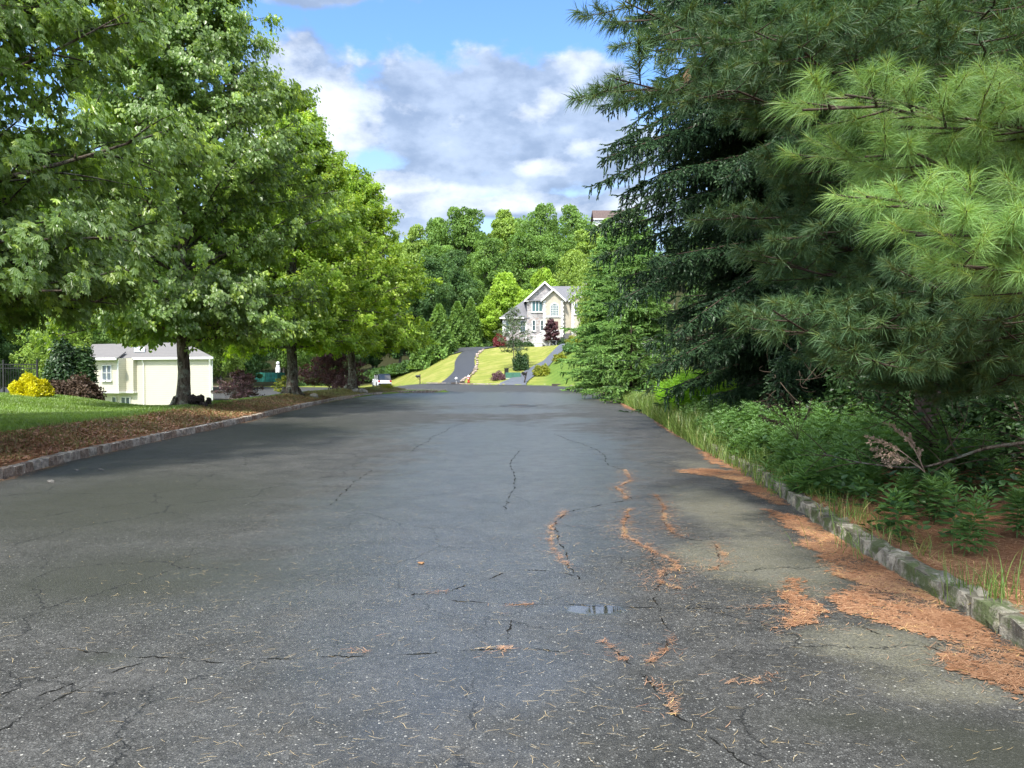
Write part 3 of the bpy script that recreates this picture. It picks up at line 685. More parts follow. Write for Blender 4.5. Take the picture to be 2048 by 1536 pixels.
g = Geo(); g.box(6.95, 7.98, -1.36, -1.305, 2.0, 4.3); d = g.build('door', M_darkdoor, house); g = Geo(); g.box(7.82, 7.88, -1.42, -1.365, 3.0, 3.15); g.build('handle', M_white, d)
g = Geo(); g.box(6.86, 7.65, -1.31, -1.252, -.3, 1.5); d = g.build('door', M_black, house); d['label'] = 'dark basement door under the stairs'; g = Geo(); g.box(6.74, 6.86, -1.33, -1.255, -.3, 1.6); g.box(7.65, 7.77, -1.33, -1.255, -.3, 1.6); g.box(6.86, 7.65, -1.33, -1.255, 1.5, 1.6); g.build('frame', M_white, d)
st_ = bpy.data.objects.new('staircase', None); COL.objects.link(st_); st_.parent = house
g = Geo(); g.box(4.21, 5.58, -3.3, -1.7, -1.2, 1.1); g.box(4.15, 5.64, -3.36, -1.64, 1.1, 1.22); g.box(5.2, 8.3, -1.69, -1.32, 1.75, 1.98); g.build('landing', flat('pale_concrete', (.62, .62, .60), .8), st_)
g = Geo(); n = 9
for i in range(n): x = 5.6 + i * .22; z = 1.1 - i * .17; g.box(x, x + .26, -3.2, -2.2, z - .05, z)
g.build('steps', M_white, st_); g = Geo()
for i in range(6): x = 4.9 + i * .2; z = 1.3 + i * .12; g.box(x, x + .24, -1.69, -1.3, z - .05, z)
g.build('steps', M_white, st_)
g = Geo()
def rail(g, a, b, h=.95, n=9, r=.04):
    a = np.array(a, float); b = np.array(b, float); up = np.array([0, 0, h])
    g.tube([a + up, b + up], r, 4); g.tube([a + up * .12, b + up * .12], r * .8, 4)
    for i in range(n + 1): p = a + (b - a) * i / n; g.tube([p, p + up], r * .6 if 0 < i < n else r * 1.5, 4)
rail(g, (4.25, -3.3, 1.22), (5.5, -3.3, 1.22)); rail(g, (4.25, -3.3, 1.22), (4.25, -1.7, 1.22)); rail(g, (5.55, -3.25, 1.22), (7.5, -3.25, -.25), n=12); rail(g, (5.6, -2.15, 1.22), (7.55, -2.15, -.25), n=12)
rail(g, (4.9, -1.72, 1.3), (6.1, -1.72, 1.98), n=7); rail(g, (6.1, -1.72, 1.98), (8.3, -1.72, 1.98), n=12)
g.build('railing', M_white, st_)

# ------------------------------------------------------------------ cream house below the verge
def siding(t):
    P = t.obj(); sp_ = t.new('ShaderNodeSeparateXYZ'); t.l.new(P, sp_.inputs[0]); f = t.m('FRACT', t.m('MULTIPLY', sp_.outputs[2], 7.5))
    lap = t.mr(f, .0, .14)  # shade line at each lap, painted into the siding colour
    return {'c': t.mix(lap, (.30, .28, .22), t.mix(t.noise(P, 1.3, 3), (.50, .47, .385), (.56, .525, .44))), 'n': t.bump(f, .012)}
M_side = principled('cream_siding', siding, .7, .2)
M_roof2 = principled('weathered_shingles', shingle((.12, .115, .11), (.22, .21, .20)), .9, .1)
P0 = np.array([-26.3, 54.0]); P1 = np.array([-19.86, 51.0]); L1 = np.linalg.norm(P0 - P1)
rz = math.atan2(P0[1] - P1[1], P0[0] - P1[0])     # local +X runs along the long wall away from the camera
ch = thing('cream_house', 'cream sided house with grey roof standing below the grass verge', 'house', (P1[0], P1[1], -3.4), rz=rz - math.pi)
# local frame after rz-pi: X from far corner towards the near corner is positive ... near corner is x=0, far corner x=-L1, front of the wall is -Y
ZE = 5.75
g = Geo(); g.box(-L1, 0, 0, 9, -.5, ZE - .02); g.box(-L1 - 5, -L1, -.0, 9, -.5, ZE - .02); w_ = g.build('wall', M_side, ch)
g = Geo(); g.box(-L1 - 4.6, -L1 - .75, -.9, -.002, 3.4, ZE - .02); g.box(-L1 - 4.6, -L1 - .05, -.3, -.003, 3.4, ZE - .03); bay = g.build('bay', M_side, ch)
bay['label'] = 'upper storey bay overhanging the lower windows'
g = Geo(); g.box(-L1 - 4.66, -L1 - .69, -.96, 0, 3.28, 3.398); g.box(-L1 - .685, -L1 + .01, -.36, 0, 3.28, 3.398); g.build('bay_skirt', M_white, bay)
g = Geo(); g.slab([(-L1 - 5.4, -.2, ZE), (.3, -.2, ZE), (-2.2, 4.5, ZE + 1.25), (-L1 - 5.4, 4.5, ZE + 1.25)], .1); g.slab([(.3, -.2, ZE), (.3, 9.4, ZE), (-2.2, 4.51, ZE + 1.25), (-2.2, 4.5, ZE + 1.25)], .1); g.slab([(.3, 9.4, ZE), (-L1 - 5.4, 9.4, ZE), (-L1 - 5.4, 4.5, ZE + 1.25), (-2.2, 4.5, ZE + 1.25)], .1)
g.slab([(-L1 - 5.1, -1.3, ZE - .02), (-L1 - .4, -1.3, ZE - .02), (-L1 - 1.2, .9, ZE + .5), (-L1 - 5.1, .9, ZE + .5)], .1)
rf = g.build('roof', M_roof2, ch); g = Geo(); g.slab([(-7.5, 1.3, ZE + .53), (-6.4, 1.3, ZE + .53), (-6.4, 2.4, ZE + .85), (-7.5, 2.4, ZE + .85)], .08); g.build('skylight', flat('skylight', (.55, .6, .65), .2, .6), rf)
g = Geo(); g.box(-L1 - .2, .32, -.30, -.205, ZE - .13, ZE + .02); g.box(-L1 - 5.1, -L1 - .4, -1.42, -1.31, ZE - .16, ZE + .0); g.build('gutter', M_white, ch)
g = Geo(); g.tube([(-L1 + .75, -.25, ZE - .1), (-L1 + .75, -.12, ZE - .4), (-L1 + .75, -.12, 0)], .035, 6); g.build('downspout', M_white, ch)
g = Geo(); g.tube([(.05, -.25, ZE - .1), (-.1, -.1, ZE - .5), (-.1, -.1, 0)], .07, 6); g.build('downspout', M_white, ch)
for b in ((-.14, .03, -.05, -.002, -.4, ZE - .17), (-L1 - .86, -L1 - .74, -.95, -.903, 3.4, ZE - .1)): g = Geo(); g.box(*b); g.build('corner_trim', M_white, ch)
M_g2 = principled('grey_glass', lambda t: (.10, .12, .15), .08, .7)
for x in (-L1 - 2.32, -L1 - 1.85): window(ch, x, x + .40, 4.2, 5.2, -.9, M_g2, 1, 2, fr=.05)
for x in (-L1 - 2.5, -L1 - 1.55, -L1 - 1.08): window(ch, x, x + .38, 1.95, 2.95, 0, M_g2, 1, 2, fr=.05)
for o in [q for c in ch.children for q in (c, *c.children)]:
    for v in o.data.vertices:
        if v.co.y > 0: v.co.x -= 1.19 * v.co.y

# ------------------------------------------------------------------ house roof on the skyline
p = at(1186, 438, 205)
hh = thing('hilltop_house', 'brown roofed house just showing above the trees on the skyline', 'house', (p[0], 205, p[2] - 6))
g = Geo(); g.box(.4, 11.6, 0, 8, -2, 5.9); g.build('wall', M_white, hh)
g = Geo(); g.slab([(0, -.5, 6), (12, -.5, 6), (12, 4, 9.1), (0.2, 4, 9.1)], .2); g.slab([(12, 8.5, 6), (0, 8.5, 6), (0.2, 4, 9.1), (12, 4, 9.1)], .2); g.prism([(.42, 6.0), (.55, 6.0), (.55, 6.1), (.42, 6.1)], 0, 8)
g.build('roof', flat('brown_shingles', (.10, .072, .064), .9), hh)
g = Geo(); g.box(0, 12, -.62, -.51, 5.75, 6.02); g.build('gutter', M_white, hh)

# ------------------------------------------------------------------ white car
M_car = principled('white_paint', lambda t: (.80, .81, .82), .25, .6)
M_tyre = flat('tyre', (.02, .02, .02), .8); M_rim = flat('rim', (.35, .36, .38), .35, .5, .8)
M_dglass = principled('dark_glass', lambda t: (.015, .018, .02), .05, .8)
cpos = at(763, 772, 112)
car = thing('parked_car', 'white estate car with dark roof parked in the side street', 'car', (-17.4, 102.6, -.80), rz=R(110))
def shell(g, sec, ws, inset):
    """side profile (x,z) loops at several widths -> a rounded body"""
    rings = []
    for (y, sc_) in ws:
        rings.append([(p[0] * (1 - .03 * inset * abs(y)), y, p[1]) for p in sec(sc_)])
    k = len(rings[0]); V = [v for r in rings for v in r]; n = len(rings)
    Q = [(i * k + j, (i + 1) * k + j, (i + 1) * k + (j + 1) % k, i * k + (j + 1) % k) for i in range(n - 1) for j in range(k)]
    g.add(V, [Q, [tuple(range(k))], [tuple(range((n - 1) * k, n * k))[::-1]]])
body = lambda s: [(-2.3 + .05 * s, .35), (-2.35 + .12 * s, .6), (-2.3 + .15 * s, .95 - .03 * s), (-1.9, 1.02 - .03 * s), (1.1, 1.0 - .02 * s), (2.0 - .1 * s, .88 - .05 * s), (2.25 - .2 * s, .7), (2.28 - .15 * s, .38), (1.75, .26), (1.55, .5), (1.2, .5), (1.0, .26), (-1.0, .26), (-1.2, .5), (-1.6, .5), (-1.8, .27)]
g = Geo(); shell(g, body, [(-.92, 1), (-.86, .2), (-.4, 0), (.4, 0), (.86, .2), (.92, 1)], .3); g.build('body', M_car, car)
cab = lambda s: [(-2.25, 1.0), (-2.15 + .08 * s, 1.6 - .04 * s), (-1.9, 1.8 - .08 * s), (.1, 1.82 - .08 * s), (.45, 1.74 - .08 * s), (1.15, 1.05)]
g = Geo(); shell(g, cab, [(-.82, 1.2), (-.72, .3), (0, 0), (.72, .3), (.82, 1.2)], .1); g.build('cabin', M_dglass, car)
for s in (-1, 1):
    for x0, x1 in ((-.45, -.37), (.55, .63), (-1.45, -1.37)): g = Geo(); g.box(x0, x1, s * .85 - .01, s * .85 + .01, 1.0, 1.62); g.build('pillar', M_car, car)
for sx2 in (1.38, -1.4):
    for s in (-1, 1):
        g = Geo(); V0 = len(g.V); g.lathe([(.18, -.11), (.34, -.11), (.36, -.06), (.36, .06), (.34, .11), (.18, .11)], 20)
        V = g.V[0]; g.V[0] = np.stack([V[:, 0] + sx2, V[:, 2] + s * .85, V[:, 1] + .36], -1); w = g.build('wheel', M_tyre, car)
        g = Geo(); g.lathe([(.22, -.115), (.23, .115), (.05, .12)], 14); V = g.V[0]; g.V[0] = np.stack([V[:, 0] + sx2, V[:, 2] + s * .85, V[:, 1] + .36], -1); g.build('rim', M_rim, w)
for s in (-1, 1):
    g = Geo(); g.box(-2.36, -2.2, s * .75 - .13, s * .75 + .13, .72, .95); g.build('tail_light', flat('tail_red', (.35, .02, .02), .3), car)
    g = Geo(); g.box(2.1, 2.24, s * .7 - .16, s * .7 + .16, .62, .78); g.build('headlight', M_rim, car)
    g = Geo(); g.box(.75, .9, s * .98 - .08, s * .98 + .08, .98, 1.1); g.build('mirror', M_car, car)
g = Geo(); g.box(-2.42, -2.28, -.85, .85, .32, .55); g.build('bumper', M_black, car)
g = Geo(); g.box(-2.365, -2.34, -.25, .25, .68, .8); g.build('number_plate', M_white, car)

# ------------------------------------------------------------------ street furniture
def mailbox(name_label, px, py, d, rz, sc=1.0, lean=0.0, arm=True):
    p = at(px, py, d); z = float(terrain(p[0], p[1]))
    m = thing('mailbox', name_label, 'mailbox', (p[0], p[1], z - .05), 'kerbside mailboxes', rz)
    g = Geo(); g.box(-.05, .05, -.05, .05, 0, 1.25 * sc); g.box(-.06, .42, -.04, .04, .86 * sc, .94 * sc); g.tube([(.0, 0, .6 * sc), (.34, 0, .88 * sc)], .03, 5); g.build('post', flat('dark_timber', (.05, .035, .028), .8), m)
    g = Geo(); an = np.linspace(0, np.pi, 9); prof = [(-.09, .94 * sc)] + [(-.09 * math.cos(a), 1.06 * sc + .09 * math.sin(a)) for a in an] + [(.09, .94 * sc)]
    g.prism(prof[::-1], -.25, .25); V = g.V[0]; g.V[0] = np.stack([-V[:, 1] + .25, V[:, 0], V[:, 2]], -1); b = g.build('box', M_black, m)
    g = Geo(); g.box(.1, .12, -.12, -.095, 1.05 * sc, 1.2 * sc); g.build('flag', flat('flag_red', (.5, .03, .02), .4), b)
    m.rotation_euler.y = lean
    return m
mailbox('dark mailbox on a timber post on the lawn left of the black driveway', 840, 768, 88, R(180), 1.0)
m = mailbox('black mailbox on a leaning post beside the second driveway', 1048, 771, 76.5, R(200), 1.0, R(-14))
p = at(933, 776, 77); hx, hy = p[0], float(yfar(p[0])) + .5; hz_ = float(terrain(hx, hy))
M_red = flat('hydrant_red', (.45, .045, .03), .45, .4); M_hw = flat('hydrant_cap', (.75, .75, .72), .45)
hy_ = thing('fire_hydrant', 'red fire hydrant with pale top standing by the far kerb', 'fire hydrant', (hx, hy, hz_))
g = Geo(); g.lathe([(.16, 0), (.16, .05), (.11, .06), (.11, .5), (.15, .52), (.15, .56)], 16); g.build('barrel', M_red, hy_)
g = Geo(); g.lathe([(.14, .562), (.13, .66), (.08, .74), (.03, .76), (.03, .81)], 16); g.build('bonnet', M_hw, hy_)
for a in (0, 120, 240):
    g = Geo(); dx, dy = math.cos(R(a + 30)), math.sin(R(a + 30)); g.tube([(dx * .1, dy * .1, .4), (dx * .19, dy * .19, .4)], .055, 10); g.build('nozzle', M_hw if a else M_red, hy_)
p = at(911, 768, 79.5); z = float(terrain(p[0] + 0, p[1]))
lm = thing('driveway_marker', 'small white globe marker on a stake on the black driveway edge', 'marker', (p[0], 80.5, z))
g = Geo(); g.tube([(0, 0, 0), (0, 0, .55)], .02, 6); g.build('stake', M_white, lm); g = Geo(); g.lathe([(.02, .5), (.12, .56), (.16, .67), (.12, .78), (.02, .83)], 14); g.build('globe', M_white, lm, True)
p = at(1008, 762, 80.5); z = float(terrain(p[0], p[1])); M_pad = flat('utility_green', (.06, .16, .11), .5)
ub = thing('utility_box', 'low green utility box on the lawn beside a red shrub', 'utility box', (p[0] + .9, p[1], z))
g = Geo(); g.box(-.8, .9, -.4, .4, -.1, .05); g.build('pad', flat('pad_concrete', (.35, .4, .36), .8), ub); g = Geo(); g.box(-.75, .85, -.35, .35, .05, .5); g.prism([(-.75, .5), (.85, .5), (.8, .62), (-.7, .62)], -.35, .35); b = g.build('cabinet', M_pad, ub); g = Geo(); g.box(.02, .04, -.375, -.352, .1, .48); g.build('door_seam', M_black, b)
p = at(1013, 754, 82.5); z = float(terrain(p[0], p[1]))
ub = thing('meter_pedestal', 'small black pedestal behind the green utility box', 'utility box', (p[0], p[1], z - .1)); g = Geo(); g.box(-.22, .22, -.2, .2, 0, .75); g.build('cabinet', M_black, ub); g = Geo(); g.box(-.26, .26, -.24, .24, .752, .83); g.build('lid', M_black, ub)
# green windscreened enclosure and a white marker post behind the maples
p = at(530, 768, 128)
en = thing('green_enclosure', 'green mesh screened enclosure beyond the side street', 'fence', (p[0], 128, p[2] - .3))
M_mesh = flat('green_screen', (.03, .17, .13), .7, .2, var=.35, vs=2)
g = Geo(); g.box(-2.0, 2.1, -.03, 0, .1, 2.2); g.box(-2.0, -1.96, 0, 4, .1, 2.2); g.box(2.06, 2.1, 0, 4, .1, 2.2); g.build('screen', M_mesh, en)
for i in range(5):
    g = Geo(); g.tube([(-2.02 + i * 1.03, -.08, 0), (-2.02 + i * 1.03, -.08, 2.35)], .04, 6); g.build('post', M_pad, en)
en2 = thing('white_bollard', 'white domed post standing behind the green enclosure', 'post', (p[0] + .65, 133, p[2] - .3))
g = Geo(); g.lathe([(.42, 0), (.42, 3.0), (.3, 3.2), (.27, 3.5)], 14); g.build('shaft', M_white, en2, True); g = Geo(); g.lathe([(.2, 3.5), (.3, 3.6), (.33, 3.85), (.2, 4.05), (.05, 4.12)], 14); g.build('cap', M_white, en2, True)
# black estate fence behind the golden shrub
p0 = at(-60, 790, 30); p1 = at(75, 790, 30)
fe = thing('metal_fence', 'black metal picket fence behind the golden shrub', 'fence', (p0[0], 30, .3)); wd = p1[0] - p0[0]
g = Geo()
for z in (.15, 1.25, 1.4): g.box(0, wd, -.012, .012, z, z + .035)
g.build('rail', M_black, fe)
g = Geo(); n = int(wd / .1)
for i in range(n): g.box(i * .1, i * .1 + .014, -.007, .007, .05, 1.45)
g.build('pickets', M_black, fe)
for i in range(3):
    g = Geo(); g.box(i * wd / 2 - .03, i * wd / 2 + .03, -.03, .03, -.2, 1.6); g.build('post', M_black, fe)
# stones along the driveway, rocks at the maple foot, boulders
M_rock = flat('pale_rock', (.33, .27, .23), .95, .1, var=.35, vs=5, bump=.03); M_lava = flat('dark_rock', (.06, .05, .045), .95, .1, var=.5, vs=18, bump=.06); M_bould = flat('grey_boulder', (.30, .28, .24), .95, .1, var=.3, vs=7, bump=.04)
def rock_geo(seed, sc=(1, 1, .7), rough=.16):
    r = np.random.default_rng(seed); b = bmesh.new(); bmesh.ops.create_icosphere(b, subdivisions=3, radius=1)
    V = np.array([v.co[:] for v in b.verts]); Fc = np.array([[v.index for v in f.verts] for f in b.faces]); b.free()
    off = r.random(3) * 10
    for k, a in ((1.7, rough), (3.7, rough * .5), (8, rough * .25)):
        V = V * (1 + a * (np.sin(V[:, :1] * k + off[0]) + np.cos(V[:, 1:2] * k * 1.2 + off[1]) + np.sin(V[:, 2:] * k * .9 + off[2] + V[:, :1] * k)) / 1.5)
    return V * np.array(sc), Fc
rng = np.random.default_rng(3)
protos = []
for k in range(4):
    g = Geo(); g.add(*rock_geo(k, (.26, .15, .12))); protos.append(g)
me_r = None
edgeL = r1[:, -1]
for i in range(26):
    q = edgeL[12 + int(i * 1.9)] if 12 + int(i * 1.9) < len(edgeL) else edgeL[-1]
    if i < 4: o = protos[i].build('edging_stone', M_rock)
    else: o = bpy.data.objects.new('edging_stone', base[i % 4].data); COL.objects.link(o)
    if i == 0: base = []
    if i < 4: base.append(o)
    o.location = (q[0] + .25 + rng.uniform(-.1, .15), q[1], q[2] + .06); o.rotation_euler.z = rng.uniform(0, 6); s = rng.uniform(.7, 1.2); o.scale = (s, s, s)
    tag(o, 'pinkish edging stone in the row along the right side of the black driveway', 'stone', 'edging stones along the black driveway')
# ------------------------------------------------------------------ foliage materials
M_bark = principled('bark', lambda t: (lambda P, n: {'c': t.mix(t.mr(t.noise(t.obj(), 5, 4, .7), .5, .62), t.mix(t.mr(n, .35, .65), (.04, .032, .026), (.17, .14, .115)), (.20, .21, .17)), 'n': t.bump(n, .05)})(t.obj(), t.noise(t.vm('MULTIPLY', t.obj(), (16, 16, 3.5)), 1, 5, .7)), .95, .1)
M_bark2 = principled('red_bark', lambda t: (lambda n: {'c': t.mix(n, (.03, .024, .02), (.11, .08, .062)), 'n': t.bump(n, .03)})(t.noise(t.vm('MULTIPLY', t.obj(), (14, 14, 5)), 1, 5, .7)), .95, .1)
M_twig = flat('twig', (.075, .055, .04), .9, .1)
L_maple1 = leafmat('maple_leaf', (0.15, 0.25, 0.065), (0.29, 0.43, 0.13), .55, .035, c2=(0.416, 0.567, 0.113))
L_maple2 = leafmat('maple_leaf_light', (0.17, 0.29, 0.03), (0.33, 0.48, 0.06), .5, .02, c2=(0.439, 0.552, 0.098))
L_wood = [leafmat('wood_leaf', a, b, .38, .01) for a, b in (((.10, .19, .045), (.20, .33, .08)), ((.16, .26, .05), (.29, .41, .09)), ((.055, .12, .04), (.12, .21, .065)), ((.20, .33, .035), (.34, .50, .07)))]
L_spruce = leafmat('spruce_needle', (.022, .050, .024), (.050, .098, .042), .12, .02, tip=(.11, .19, .07))
L_fir = leafmat('fir_needle', (0.101, 0.214, 0.056), (0.225, 0.383, 0.101), .15, .02, tip=(0.315, 0.495, 0.112))
L_pine = leafmat('pine_needle_shaded', (.045, .100, .042), (.100, .180, .068), .25, .02, .5, tip=(.22, .24, .06))  # white pine needles, colour darkened to stand in for shade
L_pine_sunlit = leafmat('pine_needle_sunlit', (.10, .215, .055), (.23, .39, .115), .30, .03, .5, tip=(.40, .40, .08))  # same white pine needles, sunlight put into a lighter colour
L_shade = leafmat('shade_leaf', (.02, .05, .016), (.05, .10, .03), .2, .015)  # darker leaf copy, shade under the pines put into the colour
L_purple = leafmat('purple_leaf', (.055, .022, .028), (.13, .055, .06), .25, .02)
L_purple2 = leafmat('purple_grey_leaf', (.085, .045, .055), (.22, .12, .14), .2, .02)
L_gold = leafmat('golden_leaf', (.42, .42, .01), (.72, .66, .015), .3, .02)
L_yg = leafmat('yellow_green_leaf', (.14, .20, .02), (.34, .34, .04), .3, .02)
L_dark = leafmat('dark_leaf', (0.020, 0.056, 0.016), (0.056, 0.112, 0.034), .2, .03)
L_brown = leafmat('brown_twiggery', (.045, .03, .024), (.11, .075, .05), .05, .01)
L_grey = leafmat('grey_green_leaf', (.06, .10, .045), (.14, .19, .09), .3, .02)
L_red = leafmat('red_leaf', (.14, .02, .03), (.26, .06, .06), .3, .02)
L_weed = leafmat('weed_leaf', (.055, .135, .038), (.14, .26, .075), .3, .02)
L_weedb = leafmat('bright_leaf', (0.203, 0.421, 0.031), (0.374, 0.655, 0.078), .4, .02)
L_grass = leafmat('grass_blade', (0.070, 0.147, 0.028), (0.196, 0.280, 0.070), .3, .02, c2=(0.448, 0.392, 0.168))

# leaf templates ------------------------------------------------
def fan(outline):
    V = np.array([(x, y, z) for x, y, z in outline]); return V, np.array([(0, i, i + 1) for i in range(1, len(V) - 1)])
TM = fan([(0, 0, 0), (.30, .12, .03), (.52, .38, -.06), (.30, .45, .03), (.36, .78, -.05), (.10, .66, .03), (0, 1.05, -.12), (-.10, .66, .03), (-.36, .78, -.05), (-.30, .45, .03), (-.52, .38, -.06), (-.30, .12, .03)])
TL = fan([(0, 0, 0), (.34, .35, .05), (.22, .72, 0), (0, 1.0, -.08), (-.22, .72, 0), (-.34, .35, .05)])
TQ = (np.array([(0, 0, 0), (.36, .45, .06), (0, 1, -.05), (-.36, .45, .06)]), np.array([(0, 1, 2), (0, 2, 3)]))

def leaves(g, rng, P, out, size, tmpl, hang=.9, spread=.5, v=None):
    """leaves at P; out = horizontal outward direction; the tips hang down"""
    N = len(P)
    Y = nrm(out * .55 + np.array([0, 0, -hang]) + rng.normal(0, spread, (N, 3)))
    up = nrm(out * .9 + np.array([0, 0, .8]) + rng.normal(0, .45, (N, 3)))
    X, Y, Z = frames(Y, up)
    g.inst(tmpl[0], tmpl[1], P, X, Y, Z, size * rng.uniform(.5, 1.25, N), rng.random(N) if v is None else np.clip(v + rng.normal(0, .16, N), 0, 1))

def bez(a, b, c, n): t = np.linspace(0, 1, n)[:, None]; return (1 - t) ** 2 * a + 2 * t * (1 - t) * b + t * t * c

def maple(name, label, x, y, H, zb, Rc, seed, mat, nl=42, nleaf=60000, lsize=.13, tmpl=TL, tr=.24, base_z=None, peak=.3, group=None, cat='tree', skew=(0, 0), bark=None, ntw=6, lowdroop=.4, hang=.9, spread=.5, flare=1.0, pe=1.55):
    rng = np.random.default_rng(seed)
    z0 = float(terrain(x, y)) if base_z is None else base_z
    T_ = thing(name, label, cat, (x, y, z0 - .05), group)
    w = Geo()
    lean = rng.normal(0, .12, 2)
    nz = 14; zt = np.linspace(0, H * .93, nz); trunk = np.stack([lean[0] * (zt / H) + .05 * np.sin(zt * 1.3), lean[1] * (zt / H) + .05 * np.cos(zt * 1.1), zt], -1)
    zt2 = np.concatenate([[0, .08, .2, .4, .8], zt[1:]]) if H > 4 else zt
    TP = np.stack([np.interp(zt2, zt, trunk[:, 0]), np.interp(zt2, zt, trunk[:, 1]), zt2], -1)
    tr_ = tr * np.clip(1 - zt2 / (H * .95), .04, 1) ** .8 * (1 + flare * np.exp(-zt2 / .22))
    g = Geo(); g.tube(TP, tr_, 14); 
    for k in range(5 if flare > .4 else 0):
        a = k * 1.26 + rng.random(); d = np.array([math.cos(a), math.sin(a), 0]); g.tube([d * tr * 1.0 + (0, 0, .32), d * tr * 1.7 + (0, 0, .10), d * tr * 2.6 + (0, 0, -.04)], [tr * .5, tr * .36, tr * .1], 7)
    g.build('trunk', bark or M_bark, T_, True)
    TA, TB = [], []
    def env(z):
        t = np.clip((z - zb) / (H - zb), 0, 1)
        return Rc * np.where(t < peak, .80 + .20 * S(t / peak), np.maximum(0.03, 1 - ((t - peak) / (1 - peak)) ** pe))
    for i in range(nl):
        f = (i + .5) / nl; az_ = i * 2.39996 + rng.normal(0, .25)
        zs = zb * .9 + (H * .86 - zb) * f ** 1.25
        low = f < .22
        rise = (rng.uniform(-.3, .5) * lowdroop * 2 if low else rng.uniform(.08, .26) * (H - zb))
        ze = min(zs + rise, H); r = float(env(ze)) * rng.uniform(.80, 1.06)
        p0 = np.array([np.interp(zs, TP[:, 2], TP[:, 0]), np.interp(zs, TP[:, 2], TP[:, 1]), zs])
        d = np.array([math.cos(az_), math.sin(az_), 0]); p1 = d * r + np.array([skew[0] * f, skew[1] * f, ze])
        L = np.linalg.norm(p1 - p0)
        mid = (p0 + p1) / 2 + np.array([0, 0, (.10 if low else .05) * L]) + rng.normal(0, .05 * L, 3)
        B = bez(p0, mid, p1, 9); r0 = max(.018, tr * .34 * (1 - f * .7))
        w.tube(B, np.linspace(r0, .008, 9), 5, cap=False)
        for k in range(10):
            t = .08 + .90 * (k + rng.random() * .6) / 10; q = B[min(8, int(t * 8))] * (1 - (t * 8 % 1)) + B[min(8, int(t * 8) + 1)] * (t * 8 % 1)
            s = 1 if k % 2 else -1; an = az_ + s * rng.uniform(.5, 1.15)
            ln = .40 * L * (1.12 - t) + .35 * (Rc / 4)
            dd = np.array([math.cos(an), math.sin(an), rng.uniform(-.15, .5)]); q1 = q + dd * ln; C = bez(q, (q + q1) / 2 + (0, 0, .08 * ln), q1, 5)
            w.tube(C, np.linspace(max(.006, r0 * .35), .004, 5), 3, cap=False)
            for m in range(ntw):
                tt_ = rng.uniform(.15, 1); c = C[min(4, int(tt_ * 4))]
                e = nrm(dd + rng.normal(0, .75, 3)) * rng.uniform(.25, .6) * (Rc / 4) * np.array([1, 1, .8])
                TA.append(c); TB.append(c + e)
    TA = np.array(TA); TB = np.array(TB); g = w
    for a_, b_ in zip(TA[::2], TB[::2]): g.tube([a_, b_], [.005, .0025], 3, cap=False)
    g.build('limbs', bark or M_bark, T_, True)
    idx = rng.integers(0, len(TA), nleaf); t = rng.random((nleaf, 1)) ** .6
    P = TA[idx] * (1 - t) + TB[idx] * t + rng.normal(0, .06 * (Rc / 4) ** .5, (nleaf, 3))
    out = P * np.array([1, 1, 0]); out = nrm(out)
    cv = rng.random(len(TA)) ** 1.2
    g = Geo(); leaves(g, rng, P, out, lsize, tmpl, hang, spread, cv[idx])
    g.build('crown', mat, T_)
    return T_

# ------------------------------------------------------------------ street maples on the left
maple('maple_tree', 'dark green maple with the thick low limbs at the far left edge of the photo', -10.2, 11.6, 12.5, 2.1, 5.2, 7, L_maple1, 84, 150000, .13, TM, .25, spread=.42, hang=1.05, lowdroop=.5)
t1 = at(365, 808, 24.5)
maple('maple_tree', 'dark green street maple whose trunk stands in front of the cream house', t1[0], t1[1], 15.6, 2.3, 4.8, 12, L_maple1, 96, 200000, .135, TL, .20, spread=.45, hang=1.0)
t2 = at(583, 790, 36)
maple('maple_tree', 'yellow-green street maple with a dark forked trunk, second trunk from the cream house', t2[0], t2[1], 14.3, 2.4, 5.3, 23, L_maple2, 84, 150000, .15, TL, .25, spread=.6, hang=.6, pe=1.15, peak=.2)
t3 = at(703, 778, 46)
maple('maple_tree', 'yellow-green street maple farthest along the grass verge, nearest the white car', t3[0], t3[1], 13.4, 2.5, 5.4, 31, L_maple2, 80, 130000, .16, TL, .24, spread=.6, hang=.6, skew=(.2, 0), pe=1.25, peak=.2)
# dark rocks heaped at the foot of the first maple
rng = np.random.default_rng(8)
for k in range(9):
    g = Geo(); s = rng.uniform(.07, .13); g.add(*rock_geo(20 + k, (s * 1.2, s, s * .9), .3))
    xx, yy = t1[0] + .32 + .085 * k + rng.uniform(-.05, .05), t1[1] - .15 - rng.uniform(0, .3)
    o = g.build('lava_rock', M_lava, loc=(0, 0, 0)); o.location = (xx, yy, float(terrain(xx, yy)) + .08 + .08 * (k % 3))
    tag(o, 'dark rough rock in the heap at the foot of the maple before the cream house', 'rock', 'dark rocks heaped at the maple trunk')
for k, (px, py, s, lab) in enumerate([(712, 779, .14, 'pale grey boulder at the foot of the farthest street maple, its left one'), (728, 779, .19, 'pale grey boulder right of the farthest street maple trunk'), (628, 787, .16, 'small grey stone on the verge right of the forked maple')]):
    p = at(px, py, 45 if k < 2 else 36); g = Geo(); g.add(*rock_geo(40 + k, (s * 1.3, s, s * .9))); o = g.build('boulder', M_bould); o.location = (p[0], p[1], float(terrain(p[0], p[1])) + s * .4); tag(o, lab, 'boulder')

